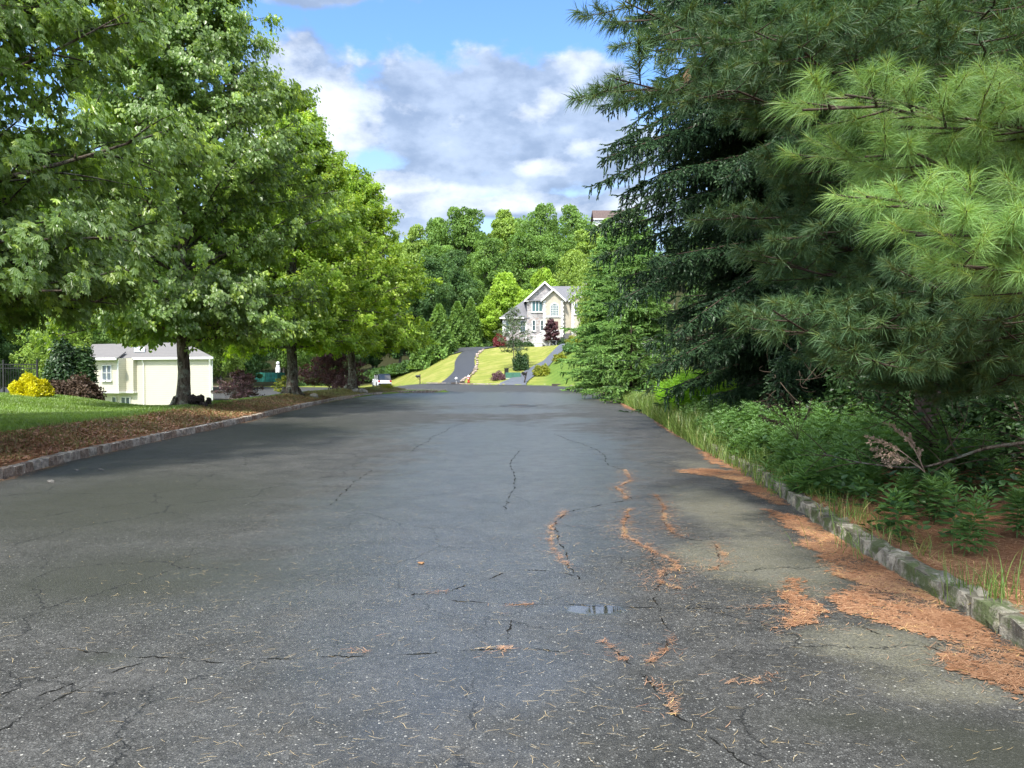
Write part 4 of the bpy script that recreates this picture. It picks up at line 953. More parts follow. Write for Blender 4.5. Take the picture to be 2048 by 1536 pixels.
# ------------------------------------------------------------------ shrubs
def shrub(name, label, x, y, rx_, rz_, mat, seed, n=6000, ls=.08, tmpl=TQ, zoff=0.0, stems=7, hang=-.3, cat='shrub', group=None, hollow=.45, ell_=1.0, lift=.0, spread=.6, core=.15, branches=0):
    rng = np.random.default_rng(seed); z = float(terrain(x, y)) + zoff
    T_ = thing(name, label, cat, (x, y, z - .03), group)
    g = Geo()
    D = nrm(rng.normal(0, 1, (n, 3))); D[:, 2] = np.abs(D[:, 2]) * 1.0 - (.25 if lift > 0 else 0); 
    D = np.sign(D) * np.abs(D) ** .8
    lump = 1 + .16 * np.sin(D[:, 0] * 5 + seed) * np.cos(D[:, 1] * 4.3 + seed) + .12 * np.sin(D[:, 2] * 7 + D[:, 0] * 6 + seed * 2)
    rr = (hollow + (1 - hollow) * rng.random(n) ** .5) * lump
    P = D * rr[:, None] * np.array([rx_, rx_ * ell_, rz_]) + np.array([0, 0, lift])
    P[:, 2] = np.maximum(P[:, 2], .02)
    sg = Geo()
    for k in range(stems + branches):
        q = P[rng.integers(n)] * .9; b = np.array([rng.normal(0, rx_ * .08), rng.normal(0, rx_ * .08), 0])
        sg.tube(bez(b, np.array([q[0] * .25, q[1] * .25, q[2] * .7]), q, 6), np.linspace(.012 + .008 * rx_ * 1.5, .004, 6), 5, cap=False)
    sg.build('stems', M_twig, T_, True)
    cl = (np.sin(P[:, 0] / rx_ * 7 + seed) * np.sin(P[:, 1] / rx_ * 6) * np.sin(P[:, 2] / rz_ * 6 + seed) * .25 + .5)
    leaves(g, rng, P, nrm(D * np.array([1, 1, .2])), ls, tmpl, hang, spread, cl)
    g.build('foliage', mat, T_)
    return T_
def sh(name, label, px, py, d, wpx, hpx, mat, seed, **k):
    p = at(px, py, d); return shrub(name, label, p[0], p[1], wpx / 2 / F * d, hpx / F * d, mat, seed, **k)
sh('golden_shrub', 'bright yellow golden shrub on the lawn crest in front of the black fence', 62, 795, 25, 64, 42, L_gold, 1, n=9000, ls=.07, tmpl=TL, hang=-.9, hollow=.3)
sh('clipped_shrub', 'large clipped green shrub with bare brown twigs beneath, left of the cream house', 142, 812, 33, 105, 165, L_dark, 2, n=18000, ls=.14, tmpl=TL, hang=.3, lift=1.0, hollow=.5, branches=30)
sh('bare_shrub', 'brown leafless twiggy shrub beside the golden shrub', 146, 812, 30, 95, 55, L_brown, 3, n=12000, ls=.1, hang=.1, branches=60)
maple('purple_maple', 'small purple leaved Japanese maple right of the cream house', *at(482, 800, 38)[:2], 1.95, .5, 1.25, 41, L_purple2, 20, 7000, .075, TQ, .05, group=None, ntw=4, flare=.2, lowdroop=.1, hang=.5)
maple('weeping_maple', 'broad purple leaved weeping maple behind the two yellow-green maples', *at(664, 786, 50)[:2], 3.1, .7, 2.5, 43, L_purple, 26, 16000, .10, TQ, .09, group=None, ntw=4, flare=.2, lowdroop=.3, hang=.8)
sh('purple_shrub', 'small dull purple shrub at the foot of the farthest street maple', 686, 783, 48, 44, 26, L_purple2, 5, n=2500, ls=.08)
sh('verge_shrub', 'small grey-green shrub at the end of the verge below the white car', 772, 782, 51.5, 24, 8, L_yg, 6, n=2500, ls=.07)
maple('sapling', 'small light green sapling left of the forked maple trunk', *at(562, 795, 42)[:2], 1.35, .4, .55, 44, L_yg, 12, 1600, .08, TQ, .02, ntw=3, flare=0, lowdroop=.1)
sh('corner_shrub', 'low green shrub at the near corner of the cream house', 440, 806, 40, 40, 26, L_weedb, 7, n=2000, ls=.1)
# shrubs and small trees on the hill
sh('burgundy_shrub', 'small burgundy shrub on the lawn left of the green utility box', 997, 765, 80, 28, 16, L_purple2, 10, n=2500, ls=.12)
sh('round_evergreen', 'dark green round evergreen right of the slender tree', 1042, 753, 85, 34, 34, L_dark, 11, n=6000, ls=.14, hollow=.45)
maple('slender_tree', 'slender grey-green tree with sparse leaves in front of the stone house', *at(1027, 756, 86)[:2], 7.4, 2.2, 2.1, 45, L_grey, 34, 5200, .14, TQ, .07, ntw=4, flare=.1, lowdroop=.3)
sh('yellow_shrub', 'yellow-green mounded shrub nearest the street beside the second driveway', 1083, 763, 80.5, 32, 20, L_yg, 12, n=3500, ls=.14)
sh('yellow_shrub', 'smaller yellow-green shrub, middle one of three along the second driveway', 1120, 749, 84, 26, 15, L_yg, 13, n=3000, ls=.14)
sh('green_shrub', 'green spreading shrub above the middle yellow shrub along the second driveway', 1142, 740, 85.5, 34, 18, L_weed, 14, n=3000, ls=.15)
sh('rusty_shrub', 'yellow and rusty leaved shrub higher up beside the second driveway', 1152, 727, 90, 38, 19, L_yg, 15, n=3000, ls=.15)
sh('green_shrub', 'green shrub at the top of the mown mound under the conifers', 1180, 714, 88, 30, 14, L_weed, 16, n=3000, ls=.15)
maple('burgundy_maple', 'burgundy leaved maple in front of the stone house door', *at(1102, 700, 108)[:2], 4.3, 1.3, 1.25, 46, L_purple, 20, 7000, .2, TQ, .08, ntw=4, flare=.1, lowdroop=.2)
sh('red_shrub', 'red leaved shrub at the left corner of the stone house', 1000, 697, 109, 28, 27, L_red, 17, n=3000, ls=.18)
for k, (px, w_, h_) in enumerate([(1030, 30, 16), (1055, 26, 12), (1130, 30, 18), (1160, 30, 20)]):
    sh('foundation_shrub', 'low dark foundation shrub along the front of the stone house', px, 702, 108.5, w_, h_, L_dark, 50 + k, n=1800, ls=.2, group='foundation shrubs of the stone house')

# ------------------------------------------------------------------ woods: five kinds of tree, copied as separate things
def clump_tree(seed, H, Rc, mat, n=11000, ls=.42, zb=.22, conic=False):
    rng = np.random.default_rng(seed); T_ = thing('broadleaf_tree', 'x', 'tree')
    g = Geo(); g.tube([(0, 0, -1), (0.1, 0, H * .3), (0, .1, H * .8)], [.28, .2, .06], 7)
    w = Geo()
    nc_ = 46; C = []; Rr = []
    for k in range(nc_):
        t = (k + .5) / nc_; z = H * (zb + (1 - zb) * t); f = min(1, ((1 - t) * 2.2) ** .5) * min(1, .55 + 1.2 * t)
        if conic: f = (1 - t) ** .8 + .04
        a = k * 2.4 + rng.normal(0, .4); r = Rc * f * rng.uniform(.35, .98) * (1 + .22 * math.sin(a * 2 + seed)) * (1 if k % 4 else .3); z += rng.normal(0, .05 * H)
        C.append((r * math.cos(a), r * math.sin(a), z)); Rr.append(Rc * rng.uniform(.17, .44) * (f * .5 + .5))
        w.tube([(0, 0, z * .75), (C[-1][0] * .6, C[-1][1] * .6, z * .9), C[-1]], [.09, .05, .02], 4, cap=False)
    C = np.array(C); Rr = np.array(Rr); idx = rng.integers(0, nc_, n)
    D = nrm(rng.normal(0, 1, (n, 3)) + np.array([0, 0, .35])); P = C[idx] + D * (Rr[idx] * (.55 + .5 * rng.random(n) ** .6))[:, None] * np.array([1, 1, .8])
    g.build('trunk', M_bark, T_, True); w.build('limbs', M_bark, T_, True)
    cg = Geo(); v = rng.random(nc_)[idx] * .6 + .2
    Y = nrm(D * .4 + np.array([0, 0, -.35]) + rng.normal(0, .6, (n, 3))); X, Y, Z = frames(Y, nrm(D + rng.normal(0, .4, (n, 3))))
    cg.inst(TQ[0] * np.array([1.25, 1, 1]), TQ[1], P, X, Y, Z, ls * rng.uniform(.6, 1.3, n), np.clip(v + rng.normal(0, .2, n), 0, 1))
    cg.build('crown', mat, T_)
    return T_
KINDS_ = [('mid green', 0, 17, 5.4, False), ('light yellow-green', 1, 16, 5.0, False), ('dark green', 2, 15, 5.0, False), ('bright lime green', 3, 11, 4.2, False), ('blue-green open crowned', 0, 18, 5.2, False)]
PRO = []
for k, (nm, mi, H, Rc, cn) in enumerate(KINDS_):
    PRO.append(clump_tree(60 + k, H, Rc, L_wood[mi], 19000 if k < 4 else 12000, .33))
used = [False] * 5
def place_tree(k, x, y, s, label, group=None, rz=0, zo=0.0):
    o = PRO[k] if not used[k] else copy_tree(PRO[k]); used[k] = True
    o.location = (x, y, float(terrain(x, y)) - .2 + zo); o.rotation_euler.z = rz; o.scale = (s, s, s * 1.0)
    o['label'] = label
    if group: o['group'] = group
    elif 'group' in o: del o['group']
    return o
# singled out trees round the stone house (pixel of the crown top, distance)
def wood_top(k, px, ptop, d, label, group=None, rz=0.0, wpx=None):
    p = at(px, ptop, d); z0 = float(terrain(p[0], d)); H = KINDS_[k][2]; s = max(.35, (p[2] - z0) / (H * 1.02))
    o = place_tree(k, p[0], d, s, label, group, rz)
    if wpx: sx2 = wpx / 2 / F * d / KINDS_[k][3]; o.scale = (sx2, sx2, s)
    return o
wood_top(3, 1010, 548, 124, 'bright lime green tree rising directly behind the left roof of the stone house', rz=1, wpx=110)
wood_top(3, 1088, 540, 127, 'lime green tree top behind the gable peak of the stone house', rz=2, wpx=90)
wood_top(3, 975, 605, 119, 'low lime green tree at the left side of the stone house', rz=3, wpx=80)
wood_top(2, 905, 500, 128, 'dark green tree behind the clipped evergreens at the head of the black driveway', rz=.4, wpx=110)
wood_top(2, 860, 510, 122, 'dark green tree at the wood edge above the left lawn', rz=2.4, wpx=110)
wood_top(2, 800, 540, 122, 'dark green tree overhanging the left edge of the hill lawn', rz=4.1, wpx=120)
wood_top(0, 925, 418, 165, 'tallest round topped green tree on the skyline right of the street maples', rz=0, wpx=130)
wood_top(0, 870, 440, 168, 'green skyline tree left of the tall round topped one', rz=1.4, wpx=120)
wood_top(1, 1010, 428, 168, 'yellow-green skyline tree between the round topped tree and the feathery tree', rz=.5, wpx=120)
wood_top(4, 1080, 404, 160, 'feathery blue-green tree with open crown on the skyline', rz=0, wpx=110)
wood_top(4, 1145, 406, 162, 'feathery blue-green tree just left of the brown hilltop roof', rz=2, wpx=100)
wood_top(0, 1215, 439, 190, 'mid green tree in front of the brown hilltop roof, hiding its wall', rz=1, wpx=110)
wood_top(1, 1196, 475, 72, 'yellow-green broadleaf tree at the right of the stone house, in front of its right gable', rz=2.2, wpx=105)
wood_top(1, 1170, 470, 140, 'yellow-green tree beneath the brown hilltop roof', rz=2, wpx=120)
wood_top(0, 1060, 470, 145, 'mid green tree high on the hillside above the stone house', rz=3, wpx=130)
wood_top(0, 975, 480, 142, 'mid green tree on the hillside above the lime green trees', rz=5, wpx=120)
wood_top(1, 830, 462, 160, 'yellow-green skyline tree touching the farthest street maple', rz=4, wpx=110)
rng = np.random.default_rng(77)
GT = 'trees of the wooded hillside'
for (d, step, top) in ((123, 8, 600), (134, 8.5, 545), (150, 9, 490), (172, 9.5, 455), (198, 10, 438)):
    x = -d * .74
    while x < d * .42:
        px = 1024 + x / d * F
        k = int(rng.choice([0, 0, 1, 2, 2, 4])) if d > 130 else int(rng.choice([0, 2, 1, 2]))
        xx = x + rng.uniform(-2, 2); dd = d + rng.uniform(-4, 4)
        if not (d < 130 and 915 < px < 1420):
            q = 1.0
            if px < 800: tp = top + 60 + rng.uniform(-20, 20)
            elif px < 960: tp = top + rng.uniform(-8, 25)
            else: tp = top + rng.uniform(0, 25)
            if d == 198: tp = max(tp, 440)
            p = at(px, tp, dd); z0 = float(terrain(xx, dd)); s = np.clip((p[2] - z0) / KINDS_[k][2], .55, 1.25)
            row = {123: 'in the front row at the wood edge', 134: 'in the second row from the wood edge', 150: 'halfway up the wooded hillside', 172: 'high on the wooded hillside', 198: 'on the skyline of the wooded hillside'}[d]
            zone = 'behind the street maples' if px < 800 else 'above the black driveway' if px < 960 else 'above the stone house' if px < 1190 else 'behind the right hand conifers'
            place_tree(k, xx, dd, s, f'{KINDS_[k][0]} tree {row}, {zone}', GT, rng.uniform(0, 6))
        x += step * rng.uniform(.85, 1.15)
# low trees behind the side street and the cream house
GL = 'trees beyond the side street'
for (px, ptop, d, k) in [(20, 640, 70, 2), (110, 620, 62, 1), (-60, 600, 66, 0), (200, 610, 82, 0), (290, 590, 90, 2), (370, 600, 96, 1), (440, 610, 100, 1), (470, 560, 118, 2), (520, 640, 136, 2), (560, 600, 139, 0), (620, 590, 136, 2), (690, 600, 130, 2), (745, 590, 124, 2), (-180, 460, 60, 0), (30, 430, 84, 0), (130, 400, 88, 2), (240, 380, 92, 0), (330, 410, 100, 1), (-40, 380, 70, 2), (400, 440, 106, 0), (400, 680, 128, 1), (460, 650, 134, 0)]:
    wood_top(k, px, ptop, d, f'{KINDS_[k][0]} tree beyond the side street, ' + ('left of the cream house' if px < 180 else 'behind the cream house' if px < 430 else 'seen between the cream house and the forked maple' if px < 570 else 'seen right of the forked maple trunk'), GL, rng.uniform(0, 6))
# clipped evergreens by the driveway head
def evergreen_cone(seed, mat, n=9000, ls=.3):
    rng = np.random.default_rng(seed); T_ = thing('evergreen', 'x', 'tree'); g = Geo(); g.tube([(0, 0, -.3), (0, 0, 4)], [.15, .03], 6); g.build('trunk', M_bark, T_, True)
    t = rng.random(n) ** .8; a = rng.random(n) * 6.283; r = (1 - t) ** .75 * (.8 + .2 * np.sin(a * 3 + t * 9 + seed) + .12 * np.sin(a * 7 - t * 22)) * rng.uniform(.7, 1.05, n)
    P = np.stack([2.1 * r * np.cos(a), 2.1 * r * np.sin(a), .1 + 5 * t], -1); out = nrm(P * np.array([1, 1, 0]))
    cg = Geo(); leaves(cg, rng, P, out, ls, TQ, .1, .5); cg.build('crown', mat, T_); return T_
ev = evergreen_cone(5, L_wood[0])
for i, (px, pb, pt, d, wpx, lab) in enumerate([(878, 712, 612, 107, 84, 'rounded evergreen at the head of the left hill lawn, the lowest of three'), (915, 700, 606, 113, 70, 'cone shaped evergreen left of the black driveway head, middle of three'), (942, 694, 600, 116, 60, 'cone shaped evergreen nearest the stone house, beyond the black driveway'), (845, 728, 640, 105, 64, 'dark evergreen at the left wood edge above the hill lawn')]):
    o = ev if i == 0 else copy_tree(ev); p = at(px, pb, d); z0 = float(terrain(p[0], d)); zt_ = at(px, pt, d)[2]
    o.location = (p[0], d, z0 - .1); sw = wpx / 2 / F * d / 2.1; o.scale = (sw, sw, (zt_ - z0) / 5.0); o.rotation_euler.z = i * 1.3; o['label'] = lab
bsh = shrub('wood_edge_shrub', 'x', 0, 0, 1.6, 1.3, L_wood[2], 71, n=3500, ls=.3, lift=.2)
E_ = [(600, 775, 118), (640, 772, 119), (690, 768, 118), (735, 762, 118), (775, 752, 112), (800, 742, 109), (825, 732, 107), (850, 722, 106), (955, 697, 117), (975, 696, 118), (755, 758, 115), (812, 737, 108), (660, 770, 121)]
for i, (px, py, d) in enumerate(E_):
    o = bsh if i == 0 else copy_tree(bsh); p = at(px, py, d); o.location = (p[0] - .6, d + .8, float(terrain(p[0], d)) - .1); s = rng.uniform(.8, 1.3); o.scale = (s, s, s * rng.uniform(.8, 1.2)); o.rotation_euler.z = i
    tag(o, 'leafy undergrowth shrub along the wood edge beside the hill lawn', 'shrub', 'undergrowth shrubs along the wood edge')

# ------------------------------------------------------------------ conifers
def brush(n, L, rad, seed, wd=.004, flatn=.6, curl=25):
    """a needle covered shoot pointing along +Y: n single needles"""
    r = np.random.default_rng(seed); V = []; Fc = []; tip = []
    for i in range(n):
        t = (i + .5) / n; a = r.random() * 6.283; lean = R(curl + r.uniform(-12, 12))
        d = np.array([math.cos(a) * math.sin(lean) * 1.0, math.cos(lean), math.sin(a) * math.sin(lean) * flatn + .05]); ln = rad * r.uniform(.75, 1.1) * (1 if t < .85 else .7)
        b = np.array([0, t * L, 0]); s = nrm(np.cross(d, r.normal(0, 1, 3))) * wd
        V += [b - s, b + s, b + d * ln]; Fc.append((3 * i, 3 * i + 1, 3 * i + 2)); tip += [S((t - .75) * 4)] * 3
    return np.array(V), np.array(Fc), np.array(tip, float)
def spruce(name, label, x, y, H, Rb, seed, mat, zb=.3, whorl=.34, nb=6, scale=1.0, wd=.007, nn=22, face=None, hang=.8, droop=.18, prof=.75, env=None, lat=False, group=None, shoot=.15, needle=.055, dens_=1.0, tipp=.5):
    rng = np.random.default_rng(seed); z0 = float(terrain(x, y)); T_ = thing(name, label, 'tree', (x, y, z0 - .05), group)
    g = Geo(); zz = np.linspace(0, H, 10); g.tube(np.stack([0 * zz, 0 * zz, zz], -1), .016 * H * (1 - zz / H) + .02, 10); g.build('trunk', M_bark2, T_, True)
    w = Geo(); BT = brush(nn, shoot, needle, seed, wd)
    PP, DD = [], []
    z = zb; k = 0
    while z < H - .2:
        f = (H - z) / (H - zb); r = Rb * f ** prof if env is None else float(np.interp(z, *env))
        for j in range(nb):
            a = k * .9 + j * 6.283 / nb + rng.normal(0, .3); L = r * rng.uniform(.62, 1.1)
            if L < .3: continue
            d = np.array([math.cos(a), math.sin(a), 0]); zs = z + rng.uniform(-.5, .5) * whorl * 1.2
            p0 = np.array([0, 0, zs]); p2 = d * L + np.array([0, 0, zs - droop * L + rng.uniform(-.2, .15) * L]); p1 = d * L * .5 + np.array([0, 0, zs - droop * L * .9 + .1 * L])
            n = 9; B = bez(p0, p1, p2, n); w.tube(B, np.linspace(.012 + .006 * L, .005, n), 4, cap=False)
            # side sprays
            ns = max(3, int(L / .17 * dens_ * (.45 if d[1] > .45 else 1)))
            for q in range(ns):
                t = .12 + .88 * (q + rng.random()) / ns; c = B[min(n - 1, int(t * (n - 1)))] * (1 - (t * (n - 1) % 1)) + B[min(n - 1, int(t * (n - 1)) + 1)] * (t * (n - 1) % 1)
                for s in (-1, 1):
                    an = a + s * rng.uniform(.7, 1.1); ln = (.12 + .62 * math.sin(math.pi * min(1, t * .8 + .12)) * min(1, L / 3)) * rng.uniform(.7, 1.2) * scale ** .3
                    dd = nrm(np.array([math.cos(an), math.sin(an), -hang * rng.uniform(.2, 1.1)])); m = max(1, int(ln / shoot * 1.15))
                    for i in range(m): PP.append(c + dd * (i * shoot * .85) + rng.normal(0, .012, 3)); DD.append(dd + rng.normal(0, .22, 3) + np.array([0, 0, -.1 * i]))
                    if lat:
                        sd_ = np.array([dd[1], -dd[0], 0])
                        for i in range(m):
                            b_ = c + dd * (i * shoot * .85)
                            for s2 in (-1, 1):
                                if rng.random() < .8: PP.append(b_); DD.append(dd * .8 + sd_ * s2 * .7 + rng.normal(0, .15, 3))
                    if rng.random() < .8 * hang:
                        hl = rng.uniform(.08, .38) * scale ** .3
                        for i in range(int(hl / shoot) + 1): PP.append(c + dd * ln * .3 + np.array([0, 0, -i * shoot * .85])); DD.append(np.array([dd[0] * .2, dd[1] * .2, -1]) + rng.normal(0, .16, 3))
            PP.append(B[-1]); DD.append(d + np.array([0, 0, .1])); PP.append(B[-2]); DD.append(d + np.array([0, 0, 0.]))
        z += whorl * rng.uniform(.8, 1.2) * (1 if z > 1 else .9); k += 1
    P = np.array(PP); D = np.array(DD); N = len(P)
    X, Y, Z = frames(D, np.tile([0, 0, 1.0], (N, 1)) + rng.normal(0, .1, (N, 3)))
    w.build('branches', M_bark2, T_, True)
    cg = Geo(); out = np.linalg.norm(P[:, :2], axis=1) / (Rb * np.clip((H - P[:, 2]) / (H - zb), .05, 1) ** prof)
    tp = np.repeat((rng.random(N) < .5) * tipp, len(BT[0])) * np.tile(BT[2], N)
    cg.inst(BT[0], BT[1], P, X, Y, Z, rng.uniform(.8, 1.25, N), rng.random(N), tip=tp); cg.build('needles', mat, T_)
    print(name, N, N * nn); return T_
spruce('norway_spruce', 'tall dark drooping spruce filling the middle of the right side', 8.0, 18.6, 22, 5.6, 3, L_spruce, zb=.45, prof=.4, env=([.4, 1.5, 3, 4.5, 6, 8, 10, 15, 22], [3.0, 3.7, 4.5, 5.2, 5.8, 6.0, 5.7, 4.3, .2]), nn=12, whorl=.26, nb=10, hang=1.1, droop=.24, dens_=1.15, wd=.016, shoot=.18, needle=.075, lat=True)
spruce('norway_spruce', 'dark spruce standing behind the drooping spruce at the right', 11.8, 22.5, 17, 4.8, 4, L_spruce, zb=.5, prof=.5, whorl=.45, nb=6, nn=14, wd=.019, shoot=.28, needle=.14)
nsp = spruce('norway_spruce', 'dark spruce deep behind the white pine at the right edge', 12.0, 13.0, 16, 4.8, 5, L_spruce, zb=.4, prof=.5, whorl=.45, nb=6, nn=14, wd=.019, shoot=.28, needle=.14)
for k, (x, y, s, lab) in enumerate([(9.3, 26.5, 1.15, 'tall dark spruce directly behind the drooping spruce, filling its left outline'), (13.5, 29, 1.0, 'dark spruce behind the drooping spruce, farther along the right side'), (11.8, 36, .9, 'dark spruce between the drooping spruce and the light conifers'), (17, 21, 1.1, 'dark spruce deepest in the grove behind the right kerb'), (15, 44, 1.0, 'dark spruce behind the light green conifers')]):
    o = copy_tree(nsp); o.location = (x, y, float(terrain(x, y)) - .1); o.scale = (s, s, s); o.rotation_euler.z = k * 1.7; o['label'] = lab
spruce('fir_tree', 'sunlit light green conifer hanging over the kerb beyond the dark spruce', *at(1272, 790, 40)[:2], 9.8, 3.1, 6, L_fir, zb=.2, prof=.55, whorl=.3, nb=8, nn=10, wd=.025, shoot=.24, needle=.11, hang=.5, droop=.1, lat=True)
spruce('fir_tree', 'light green conifer right of the stone house, farthest along the right kerb', *at(1232, 785, 54)[:2], 12.0, 4.3, 7, L_fir, zb=.2, prof=.6, whorl=.38, nb=8, nn=9, wd=.034, shoot=.32, needle=.15, hang=.4, droop=.05, lat=True)
spruce('fir_tree', 'low green conifer at the bend of the right kerb below the light conifers', *at(1262, 800, 35)[:2], 3.6, 2.0, 8, L_fir, zb=.05, prof=.6, whorl=.3, nb=7, nn=14, wd=.024, shoot=.22, needle=.14, hang=.4)
spruce('fir_tree', 'light conifer behind the others with the pine-like top by the hilltop roof', *at(1225, 785, 64)[:2], 13.5, 3.4, 9, L_fir, zb=.8, prof=.6, whorl=.8, nb=6, nn=12, wd=.045, shoot=.4, needle=.3, hang=.2, droop=-.1)

# white pines: tufts of long needles at the ends of the twigs
def tuft(n, L, seed, wd=.0012, lo=12, hi=88):
    r = np.random.default_rng(seed); V = []; Fc = []; tip = []
    for i in range(n):
        a = r.random() * 6.283; e = R(lo + (hi - lo) * r.random() ** .8); back = -r.random() * .13
        d = np.array([math.cos(a) * math.sin(e), math.cos(e), math.sin(a) * math.sin(e)]); ln = L * r.uniform(.7, 1.08)
        b = np.array([0, back, 0]) + d * .004; s = nrm(np.cross(d, r.normal(0, 1, 3))) * wd; m = b + d * ln * .55 + np.array([0, 0, -.008]); e_ = b + d * ln + np.array([0, 0, -.03 * ln / L])
        V += [b - s, b + s, m + s * .9, m - s * .9, e_]; j = 5 * i; Fc += [(j, j + 1, j + 2), (j, j + 2, j + 3), (j + 3, j + 2, j + 4)]
        q = 1.0 if e < R(26) else 0.; tip += [.6 * q + .2, .6 * q + .2, .3 * q, .3 * q, 0]
    return np.array(V), np.array(Fc), np.clip(np.array(tip), 0, 1)
def pine_limb(w, PP, DD, VV, rng, p0, p2, sag=.06, r0=.03, dens_=1.0, tone=.5, sub=.42, t0=.22):
    p0 = np.array(p0, float); p2 = np.array(p2, float); L = np.linalg.norm(p2 - p0); d = nrm(p2 - p0); n = 12
    mid = (p0 + p2) / 2 + np.array([0, 0, -sag * L]) + rng.normal(0, .04 * L, 3) * np.array([1, 1, .5]); B = bez(p0, mid, p2, n) + rng.normal(0, .008 * L, (n, 3)) * np.linspace(0, 1, n)[:, None]
    w.tube(B, np.linspace(r0, .006, n), 6, cap=False)
    side = nrm(np.cross(d, [0, 0, 1.0])); ns = int(L * 3.2 * dens_)
    for k in range(ns):
        t = t0 + (1 - t0) * (k + rng.random() * .7) / ns; i = min(n - 2, int(t * (n - 1))); c = B[i] + (B[i + 1] - B[i]) * (t * (n - 1) - i)
        s = 1 if k % 2 else -1; dd = nrm(d * .8 + side * s * rng.uniform(.5, 1.1) + np.array([0, 0, rng.uniform(-.12, .5)])); ln = min(.85, sub * L * (1.1 - t) * rng.uniform(.5, 1.0) + .18)
        q = c + dd * ln; C = bez(c, (c + q) / 2 + np.array([0, 0, -.05 * ln]), q, 5); w.tube(C, np.linspace(.007, .003, 5), 4, cap=False)
        PP.append(q); DD.append(dd + np.array([0, 0, .35])); VV.append(tone)
        m = int(ln / .12)
        for j in range(m):
            u = .3 + .65 * (j + rng.random()) / max(1, m); cc = C[int(u * 4)]; e = nrm(dd + side * rng.uniform(-1.1, 1.1) + np.array([0, 0, rng.uniform(-.2, .7)])); l2 = rng.uniform(.06, .22)
            w.tube([cc, cc + e * l2], [.003, .002], 3, cap=False); PP.append(cc + e * l2); DD.append(e + np.array([0, 0, .2])); VV.append(tone)
    PP.append(p2); DD.append(d + np.array([0, 0, .2])); VV.append(tone)
def finish_pine(T_, w, PP, DD, VV, rng, mat, n=75, L=.11, wd=.0012, name='needles'):
    w.build('branches', M_bark2, T_, True); P = np.array(PP); D = np.array(DD); VV = np.array(VV); N = len(P); g = Geo()
    for s in range(4):
        q = np.arange(s, N, 4); TT = tuft(n, L, 90 + s, wd); X, Y, Z = frames(D[q], np.tile([0, 0, 1.0], (len(q), 1)) + rng.normal(0, .2, (len(q), 3)))
        g.inst(TT[0], TT[1], P[q], X, Y, Z, rng.uniform(.75, 1.15, len(q)), np.clip(VV[q] + rng.normal(0, .22, len(q)), 0, 1), tip=TT[2] * 1.0)
    g.build(name, mat, T_); print('pine tufts', N, N * n)
rng = np.random.default_rng(21)
PX, PY = 5.7, 10.6
wp = thing('white_pine', 'white pine with long soft needles overhanging the kerb at the right', 'tree', (0, 0, 0))
tb = float(terrain(PX, PY)); zz = np.linspace(tb - .1, 13, 12); g = Geo(); g.tube(np.stack([PX + .05 * np.sin(zz), PY + .05 * np.cos(zz), zz], -1), .15 * (1 - zz / 15) + .02, 12); g.build('trunk', M_bark2, wp, True)
w = Geo(); PP, DD, VV = [], [], []
LIMBS = [ # (tip px, py, distance, start height, tone)
 (1245, 10, 8.6, 6.6, .3), (1225, 150, 8.2, 5.9, .3), (1850, -60, 7.6, 6.4, .3), (2000, -30, 7.4, 6.2, .3), (1700, -60, 7.8, 6.4, .3), (2060, 80, 7.2, 5.6, .3), (1950, 10, 8.6, 6.2, .3), (1420, 170, 8.2, 5.3, .35), (1500, 60, 8.0, 5.8, .3), (1600, 90, 7.6, 5.6, .3), (1700, 50, 7.4, 5.6, .3),
 (1560, 300, 8.6, 4.6, .3), (1450, 420, 9.2, 4.0, .3), (1620, 460, 8.4, 3.6, .3), (1560, 520, 8.8, 3.2, .3), (1600, 620, 8.6, 2.8, .35), (1540, 640, 8.2, 2.6, .4), (1760, 640, 7.6, 2.5, .3), (1880, 690, 8.6, 2.3, .3), (1980, 720, 8.2, 2.2, .3), (2060, 680, 8.0, 2.3, .3), (1680, 700, 9.0, 2.3, .3), (1930, 600, 8.6, 2.8, .3), (1820, 740, 9.4, 2.2, .3), (1850, 760, 10.2, 2.0, .3), (1900, 770, 9.8, 1.9, .3), (1790, 770, 10.4, 2.0, .3), (1950, 700, 9.6, 2.2, .3), (1750, 690, 10.2, 2.4, .3), (2030, 760, 9.0, 1.9, .3), (1750, 720, 7.6, 2.2, .3),
 (1850, 130, 7.2, 5.2, .3), (1960, 60, 7.0, 5.4, .3), (1850, 560, 7.6, 2.9, .3), (2000, 640, 7.2, 2.4, .3), (1660, 330, 8.6, 4.4, .3), (1750, 230, 8.2, 4.8, .3), (1900, 230, 8.0, 4.9, .3), (2080, 260, 7.6, 4.6, .3), (2100, 560, 7.4, 2.9, .3), (1820, 400, 8.4, 4.0, .3), (1980, 420, 8.2, 3.9, .3)]
for px, py, d, zs, tone in LIMBS:
    d *= .76; p = at(px, py, d); pine_limb(w, PP, DD, VV, rng, (PX, PY, zs * .93), p, .05, .032, 1.5, tone)
for k in range(26):   # the rest of the crown, all round
    z = 2.5 + k * .38; a = k * 2.4 + .4; Ln = 3.6 * (1 - (z - 2) / 14)
    if math.cos(a) < .2 and z < 7: continue
    pine_limb(w, PP, DD, VV, rng, (PX, PY, z), (PX + Ln * math.cos(a), PY + Ln * math.sin(a), z + .15 * Ln), .05, .035, .6, .3, t0=.4)
finish_pine(wp, w, PP, DD, VV, rng, L_pine, 70, .13, .0026)
wp2 = thing('white_pine', 'bright sunlit white pine reaching in from the right edge nearest the camera', 'tree', (0, 0, 0))
QX, QY = 5.4, 5.0
zz = np.linspace(float(terrain(QX, QY)) - .1, 11, 12); g = Geo(); g.tube(np.stack([QX + 0 * zz, QY + 0 * zz, zz], -1), .18 * (1 - zz / 13) + .02, 12); g.build('trunk', M_bark2, wp2, True)
w = Geo(); PP, DD, VV = [], [], []
